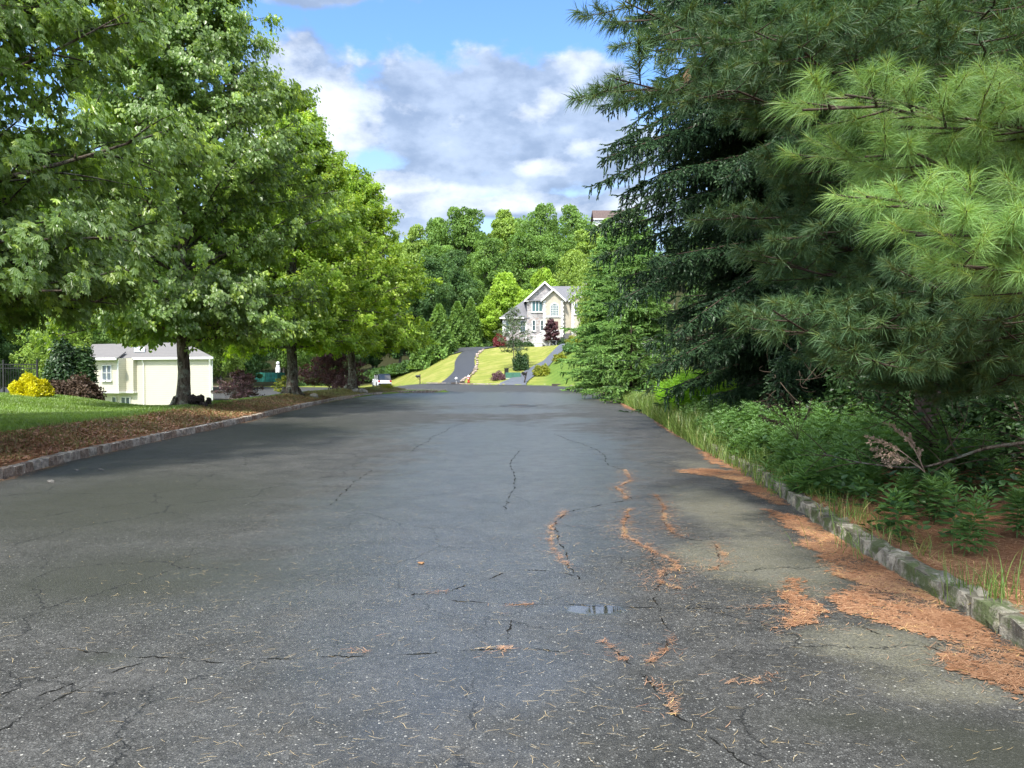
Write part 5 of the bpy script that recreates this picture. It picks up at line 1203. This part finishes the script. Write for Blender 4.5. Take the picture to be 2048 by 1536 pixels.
for px, py, d, zs, tone in [(1640, 200, 5.6, 3.4, .6), (1980, 215, 5.5, 3.6, .5), (1700, 330, 5.6, 3.0, .5), (1560, 225, 5.5, 3.3, .6), (1770, 240, 5.5, 3.3, .6), (1590, 310, 5.9, 3.0, .4), (1900, 250, 5.4, 3.5, .5), (1700, 400, 5.1, 2.7, .65), (1790, 420, 5.0, 2.7, .65), (1900, 430, 5.1, 2.7, .65), (1780, 490, 5.0, 2.5, .6), (1850, 520, 5.0, 2.4, .6), (1960, 450, 5.0, 2.6, .6), (1940, 530, 5.1, 2.4, .6), (2040, 500, 5.2, 2.5, .6), (2030, 400, 5.2, 2.9, .6), (1720, 340, 5.9, 3.0, .45)]:
    d *= .72; p = at(px + 45, py, d); pine_limb(w, PP, DD, VV, rng, (QX, QY, 1.5 + (zs - 1.5) * .8), p, .04, .02, 1.5, tone, .2, .38)
for k in range(20):
    z = 3.2 + k * .36; a = k * 2.4 + .2; Ln = 3.2 * (1 - (z - 2) / 12)
    if math.cos(a) < .1 and z < 6: continue
    pine_limb(w, PP, DD, VV, rng, (QX, QY, z), (QX + Ln * math.cos(a), QY + Ln * math.sin(a), z + .1 * Ln), .05, .03, .45, .4, t0=.45)
finish_pine(wp2, w, PP, DD, VV, rng, L_pine_sunlit, 115, .12, .0009)
# ------------------------------------------------------------------ needle litter on the road
rng = np.random.default_rng(99)
M_need = leafmat('fallen_needle', (.22, .10, .05), (.58, .36, .215), .1, .05, c2=(.72, .50, .20))
M_needpale = leafmat('pale_needle', (.42, .30, .13), (.66, .52, .28), .1, .08)
POLYS = [[(1346, 942), (1405, 937), (1478, 944), (1537, 978), (1575, 1012), (1540, 1003), (1487, 980), (1478, 963), (1428, 953)],
 [(1528, 1020), (1606, 1036), (1651, 1058), (1725, 1101), (1815, 1161), (1885, 1206), (1950, 1247), (2060, 1312), (2060, 1405), (1960, 1360), (1872, 1318), (1925, 1288), (1788, 1256), (1697, 1224), (1651, 1188), (1701, 1190), (1711, 1165), (1647, 1133), (1660, 1120), (1601, 1087), (1619, 1078), (1594, 1065)],
 [(1560, 1165), (1606, 1160), (1600, 1192), (1651, 1224), (1629, 1247), (1551, 1258), (1588, 1224), (1574, 1192)],
 [(1390, 890), (1440, 912), (1500, 945), (1478, 945), (1420, 925)], [(1300, 830), (1345, 850), (1400, 886), (1365, 878), (1320, 852)], [(1240, 805), (1290, 822), (1305, 832), (1250, 816)]]
LINES = [([(1250, 940), (1262, 962), (1230, 975), (1245, 990), (1253, 1000)], .05), ([(1262, 1018), (1240, 1040), (1245, 1070), (1275, 1090), (1330, 1125), (1335, 1140), (1310, 1135), (1325, 1165), (1358, 1180)], .06),
 ([(1310, 990), (1330, 1010), (1330, 1040), (1355, 1065), (1370, 1075)], .05), ([(1430, 1085), (1440, 1110), (1450, 1130), (1420, 1142)], .04), ([(1135, 1020), (1110, 1040), (1112, 1070), (1125, 1110), (1140, 1135)], .022),
 ([(1480, 1218), (1600, 1213)], .02), ([(690, 1305), (742, 1305)], .014), ([(960, 1302), (1030, 1297)], .02), ([(1300, 1360), (1330, 1395), (1350, 1430)], .014), ([(1345, 1270), (1335, 1300), (1300, 1325)], .014), ([(860, 1187), (895, 1183)], .015),
 ([(1020, 1212), (1065, 1210)], .014), ([(1540, 1350), (1500, 1365), (1455, 1368)], .014), ([(1205, 1285), (1250, 1322)], .01), ([(1200, 800), (1240, 806)], .1)]
def inpoly(pts, poly):
    x, y = pts[:, 0], pts[:, 1]; c = np.zeros(len(pts), bool); j = len(poly) - 1
    for i in range(len(poly)):
        xi, yi = poly[i]; xj, yj = poly[j]
        c ^= ((yi > y) != (yj > y)) & (x < (xj - xi) * (y - yi) / (yj - yi + 1e-12) + xi); j = i
    return c
NP = []
base = Geo()
for k, pl in enumerate(POLYS):
    W_ = np.array([gp(*p)[:2] for p in pl]); lo, hi = W_.min(0) - .15, W_.max(0) + .15
    area = np.prod(hi - lo); n = int(min(90000, area * (9500 if k < 3 else 3000)))
    q = rng.uniform(lo, hi, (n, 2)); wob = .07 * np.stack([noise2(q[:, 0], q[:, 1], 11), noise2(q[:, 0], q[:, 1], 13, 4)], -1) + .03 * rng.normal(0, 1, (n, 2))
    ins = inpoly(q + wob, W_); thin = noise2(q[:, 0], q[:, 1], 6, 2) * .5 + .5; NP.append(q[ins & (rng.random(n) < .25 + .8 * thin)])
    # thin mat of rotted needles beneath
    st_ = .022 if k < 3 else .06; gx, gy = np.meshgrid(np.arange(lo[0], hi[0], st_), np.arange(lo[1], hi[1], st_)); q = np.stack([gx.ravel(), gy.ravel()], -1)
    wob = .06 * np.stack([noise2(q[:, 0], q[:, 1], 11), noise2(q[:, 0], q[:, 1], 13, 4)], -1) + .025 * rng.normal(0, 1, q.shape)
    ok = inpoly(q + wob, W_) & (noise2(q[:, 0], q[:, 1], 6, 2) + .6 * noise2(q[:, 0], q[:, 1], 23, 5) + rng.normal(0, .3, len(q)) > -.25); q = q[ok]; N = len(q)
    if N:
        a = rng.random(N) * 6.28; X_ = np.stack([np.cos(a), np.sin(a), 0 * a], -1); Y_ = np.stack([-np.sin(a), np.cos(a), 0 * a], -1)
        P = np.concatenate([q, (road_z(q[:, 0], q[:, 1]) + .004 * noise2(q[:, 0], q[:, 1], 1.2) + .005 + .003 * rng.random(N))[:, None]], 1)
        base.inst(np.array([(-.5, -.5, 0), (.6, -.4, 0), (.4, .5, 0), (-.5, .55, 0)]) * st_ * 1.1, np.array([(0, 1, 2), (0, 2, 3)]), P, X_, Y_, np.tile([0, 0, 1.0], (N, 1)), 1.0, rng.random(N) * .5)
for pts, wd in LINES:
    Lw = worldline(pts); n = int(len(Lw) * max(9, wd * 380)); i = rng.integers(0, len(Lw), n); ww = .12 + .5 * np.clip(noise2(i * .19, i * 0., 1.0, wd * 90) + .8 * noise2(i * .8, i * 0., 1.0, 3), -.1, 1.3)[:, None]; i2 = rng.random(n) < ww[:, 0] * 1.1; NP.append((Lw[i] + rng.normal(0, wd * .42, (n, 2)) * ww)[i2]); i = rng.integers(0, len(Lw), n // 6); NP.append(Lw[i] + rng.normal(0, wd * 1.6, (len(i), 2)))
NP = np.vstack(NP); q = NP[rng.integers(0, len(NP), len(NP) // 7)]; NP = np.vstack([NP, q + rng.normal(0, .10, q.shape) * rng.random((len(q), 1)) * 2])
M_straw0 = flat('curled_leaf', (.25, .14, .07), .9, .1); M_lava2 = flat('pebble', (.12, .115, .105), .9, .1)
def lay(g, q, L, wd, lift=.006, dir0=None, spread=1.6, v=None):
    N = len(q); a = (rng.random(N) * 6.28) if dir0 is None else dir0 + rng.normal(0, spread, N); Y_ = np.stack([np.cos(a), np.sin(a), rng.normal(0, .03, N)], -1); X_, Y_, Z_ = frames(Y_, np.tile([0, 0, 1.0], (N, 1)))
    zb_ = np.where(q[:, 0] > xr(q[:, 1]) + .14, terrain(q[:, 0], q[:, 1]) + .004, road_z(q[:, 0], q[:, 1]) + .004 * noise2(q[:, 0], q[:, 1], 1.2))
    P = np.concatenate([q, (zb_ + lift + .008 * rng.random(N))[:, None]], 1); bend = rng.uniform(-.12, .12)
    g.inst(np.array([(-.5 * wd, -.5, 0), (.5 * wd, -.5, 0), (.08 + .5 * wd, 0, .02), (.08 - .5 * wd, 0, .02), (0, .5, 0)]), np.array([(0, 1, 2), (0, 2, 3), (3, 2, 4)]), P, X_, Y_, Z_, L * rng.uniform(.6, 1.2, N), rng.random(N) if v is None else v)
g = Geo(); lay(g, NP, .07, .035, dir0=.5, spread=.9, v=np.clip(.42 + .35 * noise2(NP[:, 0], NP[:, 1], 3.1, 2) + rng.normal(0, .25, len(NP)), 0, 1))
nl = g.build('fallen_needles', M_need); tag(nl, 'orange pine needles drifted along the right kerb and into the cracks', 'pine needles', kind='stuff')
b_ = base.build('needle_mat', M_need, nl)
# stray needles and crumbs over the right half of the road
n = 6500; yy = 2.2 + 16 * rng.random(n) ** 1.4; xx = rng.uniform(0, 1, n); xx = xr(yy) - (xr(yy) + 2.5) * (1 - xx ** .8) ; xx = np.where(rng.random(n) < .12, rng.uniform(-5, 2, n), xx)
g = Geo(); q = np.stack([xx, yy], -1); q = q[(noise2(xx, yy, 1.6, 5) + rng.normal(0, .5, n) > -.3)]; lay(g, q, .06, .022, dir0=0.1, spread=.8)
q = np.stack([rng.uniform(-3, 2.5, 420), 2.2 + 4 * rng.random(420)], -1); lay(g, q, .075, .02)
o = g.build('stray_needles', M_needpale); tag(o, 'single pale needles scattered over the asphalt', 'pine needles', kind='stuff')
# needles on the forest floor
n = 90000; yy = 1.5 + 17 * rng.random(n) ** 1.3; q = np.stack([xr(yy) + .17 + 5.5 * rng.random(n) ** 1.5, yy], -1)
g = Geo(); lay(g, q, .11, .022, .004); o = g.build('needle_carpet', M_need); tag(o, 'reddish pine needle carpet under the conifers behind the right kerb', 'pine needles', kind='stuff')
# small litter on the left gutter
n = 9000; yy = 8 + 30 * rng.random(n); q = np.stack([xl(yy) + np.abs(rng.normal(0, .07, n)) + .02, yy], -1); q = q[noise2(q[:, 1], q[:, 1], 1.1) + rng.normal(0, .4, n) > .0]
g = Geo(); lay(g, q, .07, .06); o = g.build('gutter_litter', M_need); tag(o, 'thin line of reddish litter along the left kerb', 'litter', kind='stuff')
# single leaf, stones and twigs lying on the road
for px, py, nm, lab, s in [(842, 1128, 'dead_leaf', 'tiny curled brown leaf lying alone on the asphalt', .028), (102, 965, 'pebble', 'flat grey pebble on the asphalt below the left kerb', .045), (154, 941, 'pebble', 'tiny white pebble by the left kerb, nearer the kerb stones', .03), (202, 940, 'pebble', 'small white pebble on the asphalt right of the tiny one', .035)]:
    p = gp(px, py); g = Geo(); g.add(*rock_geo(int(px), (s, s * .6, s * .35), .3)); o = g.build(nm, M_straw0 if nm == 'dead_leaf' else M_lava2); o.location = (p[0], p[1], s * .2 + .004); tag(o, lab, 'leaf' if nm == 'dead_leaf' else 'pebble')

# ------------------------------------------------------------------ grass
def blades(g, rng, q, h, wd, zf, lean=.35, v=None):
    N = len(q); a = rng.random(N) * 6.28; d = np.stack([np.cos(a), np.sin(a), 0 * a], -1)
    Y_ = nrm(np.array([0, 0, 1.0]) + d * np.abs(rng.normal(0, lean, (N, 1)))); X_, Y_, Z_ = frames(Y_, d)
    P = np.concatenate([q, zf[:, None]], 1)
    g.inst(np.array([(-.5 * wd, 0, 0), (.5 * wd, 0, 0), (.4 * wd, .55, .05), (-.4 * wd, .55, .05), (0, 1, .22)]), np.array([(0, 1, 2), (0, 2, 3), (3, 2, 4)]), P, X_, Y_, Z_, h, rng.random(N) if v is None else v)
rng = np.random.default_rng(123)
# mown lawn blades, left
n = 210000; yy = 9 + 18 * rng.random(n) ** .9; dd = 1.0 + 8 * rng.random(n); q = np.stack([xl(yy) - dd, yy], -1)
ed = 1.9 + .5 * noise2(q[:, 0], q[:, 1], 1.1); q = q[(dd + rng.normal(0, .3, n) > ed)]
g = Geo(); blades(g, rng, q, rng.uniform(.035, .075, len(q)), .16, terrain(q[:, 0], q[:, 1])); o = g.build('lawn_grass', leafmat('lawn_blade', (.10, .19, .025), (.21, .32, .05), .3, .04)); tag(o, 'green mown grass of the left lawn', 'grass', kind='stuff')
# rough dry grass and leaf mould on the left verge
n = 60000; yy = 8.5 + 46 * rng.random(n) ** 1.15; dd = .2 + 1.7 * rng.random(n) ** .9; q = np.stack([xl(yy) - dd, yy], -1); q = q[noise2(q[:, 0], q[:, 1], 2.2, 3) + rng.normal(0, .4, n) > -.35]
g = Geo(); sc = np.interp(q[:, 1], [8, 50], [1, 1.5]); blades(g, rng, q, rng.uniform(.03, .09, len(q)) * sc, .13, terrain(q[:, 0], q[:, 1]), .8); o = g.build('verge_grass', leafmat('dry_blade', (.12, .10, .04), (.29, .26, .10), .2, .03, c2=(.17, .22, .05))); tag(o, 'dry yellowish grass and leaf mould on the left verge', 'grass', kind='stuff')
n = 48000; yy = 8.5 + 30 * rng.random(n) ** 1.3; dd = .2 + 1.6 * rng.random(n); q = np.stack([xl(yy) - dd, yy], -1); g = Geo(); N = len(q)
a = rng.random(N) * 6.28; Yv = np.stack([np.cos(a), np.sin(a), rng.normal(0, .3, N)], -1); X_, Y_, Z_ = frames(Yv, np.array([0, 0, 1.0]) + rng.normal(0, .3, (N, 3)))
g.inst(TQ[0], TQ[1], np.concatenate([q, terrain(q[:, 0], q[:, 1])[:, None] + .015], 1), X_, Y_, Z_, rng.uniform(.03, .08, N), rng.random(N)); o = g.build('dead_leaves', leafmat('dead_leaf', (.20, .09, .055), (.44, .24, .14), .1, .04)); tag(o, 'brown dead leaves strewn on the left verge', 'leaf litter', kind='stuff')
# grass along the right kerb
n = 15000; yy = 3.2 + 30 * rng.random(n) ** 1.2; q = np.stack([xr(yy) + .1 + np.abs(rng.normal(0, .16, n)), yy], -1); dens2 = noise2(q[:, 1], q[:, 1], 1.3, 1) * .5 + .5
q = q[rng.random(n) < np.clip(dens2 * np.interp(q[:, 1], [3, 6, 9, 14, 22], [.12, .35, .6, .9, 1.3]), 0, 1)]
g = Geo(); blades(g, rng, q, rng.uniform(.08, .26, len(q)) * np.interp(q[:, 1], [4, 20], [.8, 1.5]), .028, terrain(q[:, 0], q[:, 1]), .7); o = g.build('kerb_grass', L_grass); tag(o, 'long thin grass growing along the right kerb', 'grass', kind='stuff')
n = 17000; yy = 9 + 27 * rng.random(n); q = np.stack([xr(yy) - .12 + np.abs(rng.normal(0, .35 + .15 * (yy > 18), n)), yy], -1); q = q[rng.random(n) < np.interp(q[:, 1], [9, 14, 18], [.15, .6, 1])]; n = len(q); g = Geo(); blades(g, rng, q, rng.uniform(.15, .6, n) * np.interp(q[:, 1], [11, 18], [.6, 1]), .03, np.maximum(terrain(q[:, 0], q[:, 1]), 0), .35, .35 + .6 * rng.random(n))
o = g.build('tall_grass', L_grass); tag(o, 'tall pale grass at the foot of the conifers by the bright leafy weeds', 'grass', kind='stuff')
def grass_tuft(label, px, py, z, n, h, seed, spread=.05, lean=.45):
    r = np.random.default_rng(seed); p = gp(px, py, z); zz_ = float(terrain(p[0], p[1])); g = Geo(); T_ = thing('grass_tuft', label, 'grass tuft', (p[0], p[1], zz_))
    for k in range(n):
        a = r.random() * 6.28; L = h * r.uniform(.5, 1.1); ln = abs(r.normal(0, lean)) + .05; b = np.array([r.normal(0, spread), r.normal(0, spread), 0]); d = np.array([math.cos(a), math.sin(a), 0])
        B = bez(b, b + d * ln * L * .25 + (0, 0, L * .6), b + d * ln * L + (0, 0, L * (1 - ln * .4)), 6); s = np.array([-d[1], d[0], 0]) * .0026; wv_ = np.array([.8, 1, 1, .8, .5, .05])[:, None]
        g.add(np.stack([B - s * wv_, B + s * wv_], 1), grid_faces(6, 2), r.random())
    g.build('blades', L_grass, T_); return T_
grass_tuft('bright green grass tuft on the needles just behind the near right kerb', 1930, 1175, .12, 90, .42, 1)
grass_tuft('smaller grass tuft right of the bright green one behind the kerb', 2000, 1200, .12, 40, .36, 2)
grass_tuft('long bladed grass hanging over the middle of the right kerb', 1740, 1070, .15, 70, .5, 3, .18, .7)
grass_tuft('dry bent grass clump at the kerb gap beside the needle drift', 1690, 1030, .15, 80, .3, 4, .12, 1.0)
grass_tuft('small green weed tuft growing in the gutter at the right kerb', 1440, 940, 0, 60, .1, 5, .12, .8)

# ------------------------------------------------------------------ weeds behind the right kerb
def weed_geo(g, r, base_, h, ls, nn=26, lob=3):
    top = base_ + np.array([r.normal(0, .06), r.normal(0, .06), h]); t = np.linspace(.15, 1, nn); P = base_ + (top - base_) * t[:, None]
    a = np.arange(nn) * 2.4 + r.random() * 6; d = np.stack([np.cos(a), np.sin(a), -.15 + 1.3 * t ** 2], -1); X_, Y_, Z_ = frames(d, np.tile([0, 0, 1.0], (nn, 1)))
    prof = np.clip(.55 + .6 * np.sin(t * 3.0), .3, 1.2)
    for s in range(-(lob // 2), lob // 2 + 1):
        an = s * .55; Yr = Y_ * math.cos(an) + X_ * math.sin(an); Xr = X_ * math.cos(an) - Y_ * math.sin(an)
        g.inst(np.array([(0, 0, 0), (.14, .4, .03), (0, 1, -.12), (-.14, .4, .03)]), TQ[1], P + Yr * (.25 * ls if s else .1 * ls), Xr, Yr, Z_, ls * prof * (1 if s == 0 else .7), np.clip(.3 + .6 * t + r.normal(0, .1, nn), 0, 1))
    g.tube([base_, top], [.004, .002], 3, cap=False)
rng = np.random.default_rng(31); g = Geo(); n = 0
while n < 950:
    y = 6.2 + 13.5 * rng.random() ** .9; off_ = (.25 if y < 8.5 else .08) + 2.7 * rng.random() ** 1.25
    if y < 8 and rng.random() < .6: continue
    x = xr(y) + off_
    if noise2(x, y, 1.7, 7) + rng.normal(0, .3) < -.1 + (.5 if y < 8.5 else 0): continue
    weed_geo(g, rng, np.array([x, y, float(terrain(x, y))]), rng.uniform(.14, .72) * (1 if y > 8 else .7) * (.6 + .4 * S(off_ / 1.0)), rng.uniform(.08, .17), int(rng.integers(14, 30)), int(rng.choice([1, 3, 3, 5]))); n += 1
o = g.build('weeds', L_weed); tag(o, 'dense green leafy weeds crowding behind the right kerb', 'weeds', kind='stuff')
g = Geo()
for k in range(190):
    y = 20.5 + 6 * rng.random(); x = xr(y) + .35 + 1.5 * rng.random(); weed_geo(g, rng, np.array([x, y, .12]), rng.uniform(.7, 1.45) * (1 - .3 * abs(x - xr(y) - 1.1)), .2, 30)
o = g.build('bright_weeds', L_weedb); tag(o, 'bright yellow-green leafy weeds lit by the sun by the right kerb', 'weeds', kind='stuff')
# single weed plants standing apart on the needle floor
for k, (px, py, h, lab) in enumerate([(1870, 1020, .5, 'leafy weed plant standing apart on the needles, left of two'), (1945, 1080, .62, 'tallest leafy weed plant standing apart on the needles behind the kerb'), (1800, 1000, .35, 'short leafy weed beside the dry seed heads'), (2040, 1050, .5, 'leafy weed at the right edge of the photo')]):
    p = gp(px, py, .25); T_ = thing('weed_plant', lab, 'weed', (p[0], p[1], float(terrain(p[0], p[1])))); g = Geo()
    for j in range(4): weed_geo(g, rng, np.array([rng.normal(0, .07), rng.normal(0, .07), 0]), h * rng.uniform(.6, 1), .12, 26)
    g.build('leaves', L_weed, T_)
# broad leaved undergrowth shrub
def sprays(label, tips, basep, mat, seed, ls=.11, name='leafy_shrub'):
    r = np.random.default_rng(seed); T_ = thing(name, label, 'shrub', (0, 0, 0)); w = Geo(); P_, D_ = [], []
    for tp in tips:
        B = bez(np.array(basep), (np.array(basep) + tp) / 2 + np.array([0, 0, .25]), tp, 12); w.tube(B, np.linspace(.012, .003, 12), 4, cap=False); d = nrm(tp - np.array(basep)); side = nrm(np.cross(d, [0, 0, 1]))
        for k in range(12):
            t = .45 + .55 * k / 11; c = B[min(11, int(t * 11))]; s = 1 if k % 2 else -1; P_.append(c); D_.append(d * .5 + side * s + np.array([0, 0, -.35]) + r.normal(0, .15, 3))
        P_.append(tp); D_.append(d + np.array([0, 0, -.3]))
    w.build('stems', M_twig, T_, True); P_ = np.array(P_); D_ = np.array(D_); X_, Y_, Z_ = frames(D_, np.tile([0, 0, 1.0], (len(P_), 1)) + r.normal(0, .25, (len(P_), 3)))
    g = Geo(); g.inst(TL[0] * np.array([.85, 1, 1]), TL[1], P_, X_, Y_, Z_, ls * r.uniform(.7, 1.2, len(P_)), r.random(len(P_))); g.build('leaves', mat, T_)
rr = np.random.default_rng(9)
sprays('broad leaved green shrub beneath the pine, its leaves hanging in sprays', [at(px + rr.uniform(-15, 15), py + rr.uniform(-15, 15), 8.6 + rr.uniform(-.5, .6)) for px, py in [(1690, 790), (1720, 815), (1750, 760), (1780, 800), (1800, 770), (1835, 800), (1745, 840), (1790, 845), (1840, 845), (1860, 790), (1820, 740), (1770, 750), (1720, 780), (1880, 830)]], (5.2, 9.0, .35), L_weed, 1)
sprays('darker broad leaved shrub at the right edge under the pine', [at(px, py, 8.2 + rr.uniform(-.6, .6)) for px, py in [(1900, 850), (1930, 800), (1960, 870), (2000, 830), (2030, 880), (1900, 900), (1980, 920), (1940, 950), (1880, 940), (2040, 800), (2020, 940), (1860, 880), (1990, 770), (1920, 760)]], (6.3, 8.6, .4), L_dark, 2, .12)
# low broad leaved plants mixed into the weeds, and dark shrubs further in
g = Geo(); n = 2600; y = 6 + 14 * rng.random(n); x = xr(y) + .2 + 3.2 * rng.random(n) ** 1.2; ok = noise2(x, y, 2.4, 1) + rng.normal(0, .3, n) > .05; x, y = x[ok], y[ok]; n = len(x)
for r5 in range(5):
    a = rng.random(n) * 6.28; D_ = np.stack([np.cos(a), np.sin(a), rng.uniform(-.2, .9, n)], -1); X_, Y_, Z_ = frames(D_, np.tile([0, 0, 1.0], (n, 1)) + rng.normal(0, .2, (n, 3)))
    g.inst(TL[0] * np.array([1.1, 1, 1]), TL[1], np.stack([x, y, terrain(x, y) + rng.uniform(.03, .34, n)], -1) + rng.normal(0, .05, (n, 3)), X_, Y_, Z_, rng.uniform(.05, .12, n), rng.random(n))
o = g.build('low_plants', L_dark); tag(o, 'low broad leaved plants mixed among the weeds behind the right kerb', 'ground cover', kind='stuff')
for k, (x, y, s) in enumerate([(7.6, 7.6, 1.0), (8.4, 9.2, 1.2), (7.4, 11.5, 1.1), (8.6, 12.6, 1.4), (7.0, 14.6, 1.1), (9.2, 7.0, 1.3), (6.9, 9.9, .8), (8.6, 5.6, 1.2)]):
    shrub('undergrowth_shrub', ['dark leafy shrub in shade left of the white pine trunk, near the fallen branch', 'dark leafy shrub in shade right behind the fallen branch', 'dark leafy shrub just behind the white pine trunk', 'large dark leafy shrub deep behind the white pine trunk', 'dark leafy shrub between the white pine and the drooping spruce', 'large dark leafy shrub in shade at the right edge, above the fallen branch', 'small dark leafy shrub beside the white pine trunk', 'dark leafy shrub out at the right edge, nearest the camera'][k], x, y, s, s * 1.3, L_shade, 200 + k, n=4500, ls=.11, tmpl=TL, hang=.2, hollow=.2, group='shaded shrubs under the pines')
# fallen branch with side twigs
rng = np.random.default_rng(4)
fb = thing('fallen_branch', 'long bare fallen branch lying across the weeds at the right edge', 'branch', (0, 0, 0)); g = Geo()
B = smooth_line(np.array([at(2100, 880, 6.6), at(1980, 895, 7.0), at(1900, 920, 7.3), at(1830, 935, 7.5), at(1720, 925, 7.9), at(1640, 905, 8.4)]), 30); g.tube(B, np.linspace(.018, .004, 30), 7); g.build('stem', M_bark, fb, True)
g = Geo()
for k in range(16):
    c = B[rng.integers(3, 29)]; d = nrm(rng.normal(0, 1, 3) + np.array([-.8, 0, .3])); e = c + d * rng.uniform(.15, .5); g.tube(bez(c, (c + e) / 2 + rng.normal(0, .03, 3), e, 5), np.linspace(.006, .002, 5), 4, cap=False)
g.build('twigs', M_twig, fb, True)
M_straw = flat('straw', (.36, .27, .20), .9, .1, var=.3)
def plumes(name, label, root, tips, seed, cat='dry plant', M=None):
    r = np.random.default_rng(seed); T_ = thing(name, label, cat, (0, 0, 0)); s = Geo(); h = Geo()
    for tp in tips:
        B = bez(np.array(root), (np.array(root) + tp) / 2 + np.array([0, 0, .14]) + r.normal(0, .03, 3), tp, 12); s.tube(B, np.linspace(.004, .0015, 12), 3, cap=False)
        n = 90; i = r.uniform(5, 11, n); c = B[i.astype(int)]; d = nrm(B[-1] - B[5]); D_ = d + r.normal(0, .55, (n, 3)); X_, Y_, Z_ = frames(D_, r.normal(0, 1, (n, 3)))
        h.inst(TQ[0] * np.array([.5, 1, 1]), TQ[1], c + r.normal(0, .008, (n, 3)), X_, Y_, Z_, r.uniform(.018, .045, n), r.random(n))
    s.build('stalks', M or M_straw, T_); h.build('seed_heads', M or M_straw, T_)
plumes('dry_seed_heads', 'dried pale seed heads fanned out beside the fallen branch', at(1850, 945, 7.4), [at(px, py, 7.2 + rng.uniform(-.3, .3)) for px, py in [(1725, 872), (1730, 885), (1738, 900), (1745, 915), (1760, 925), (1775, 935), (1790, 862), (1820, 868), (1840, 900), (1765, 845)]], 1)
plumes('dead_stalks', 'tangle of dead brown stalks above the weeds under the dark spruce', at(1595, 880, 10.5), [at(px, py, 10.4 + rng.uniform(-.4, .4)) for px, py in [(1520, 800), (1535, 790), (1515, 830), (1560, 785), (1580, 790), (1600, 800), (1530, 845), (1520, 838), (1625, 815), (1555, 810)]], 2, M=M_twig)
# dead bare twigs beneath the conifers
g = Geo()
for k in range(260):
    y = rng.uniform(7.5, 15); x = xr(y) + rng.uniform(1.0, 4.5); p = np.array([x, y, float(terrain(x, y)) + rng.uniform(0, 2.2)]); e = p + rng.normal(0, .32, 3); g.tube(bez(p, (p + e) / 2 + rng.normal(0, .12, 3), e, 5), np.linspace(.007, .002, 5), 3, cap=False)
tag(g.build('bare_understorey', M_twig), 'tangle of bare dead twigs under the conifers at the right', 'twigs', kind='stuff')
# brown dead shoot caught in the pine
dl_ = thing('dead_shoot', 'orange-brown dead pine shoot caught among the green needles', 'dead shoot', tuple(at(1375, 150, 7.9)))
g = Geo(); TT = tuft(60, .2, 5, .003, 5, 30); g.inst(TT[0], TT[1], np.zeros((1, 3)), *[np.array([v]) for v in frames(np.array([[.25, 0, 1.0]]), np.array([[0, 1.0, 0]]))] if False else [np.array([[1.0, 0, 0]]), np.array([[-.3, 0, -1.0]]), np.array([[0, 1.0, 0]])], 1.0, .5); g.build('needles', M_need, dl_)
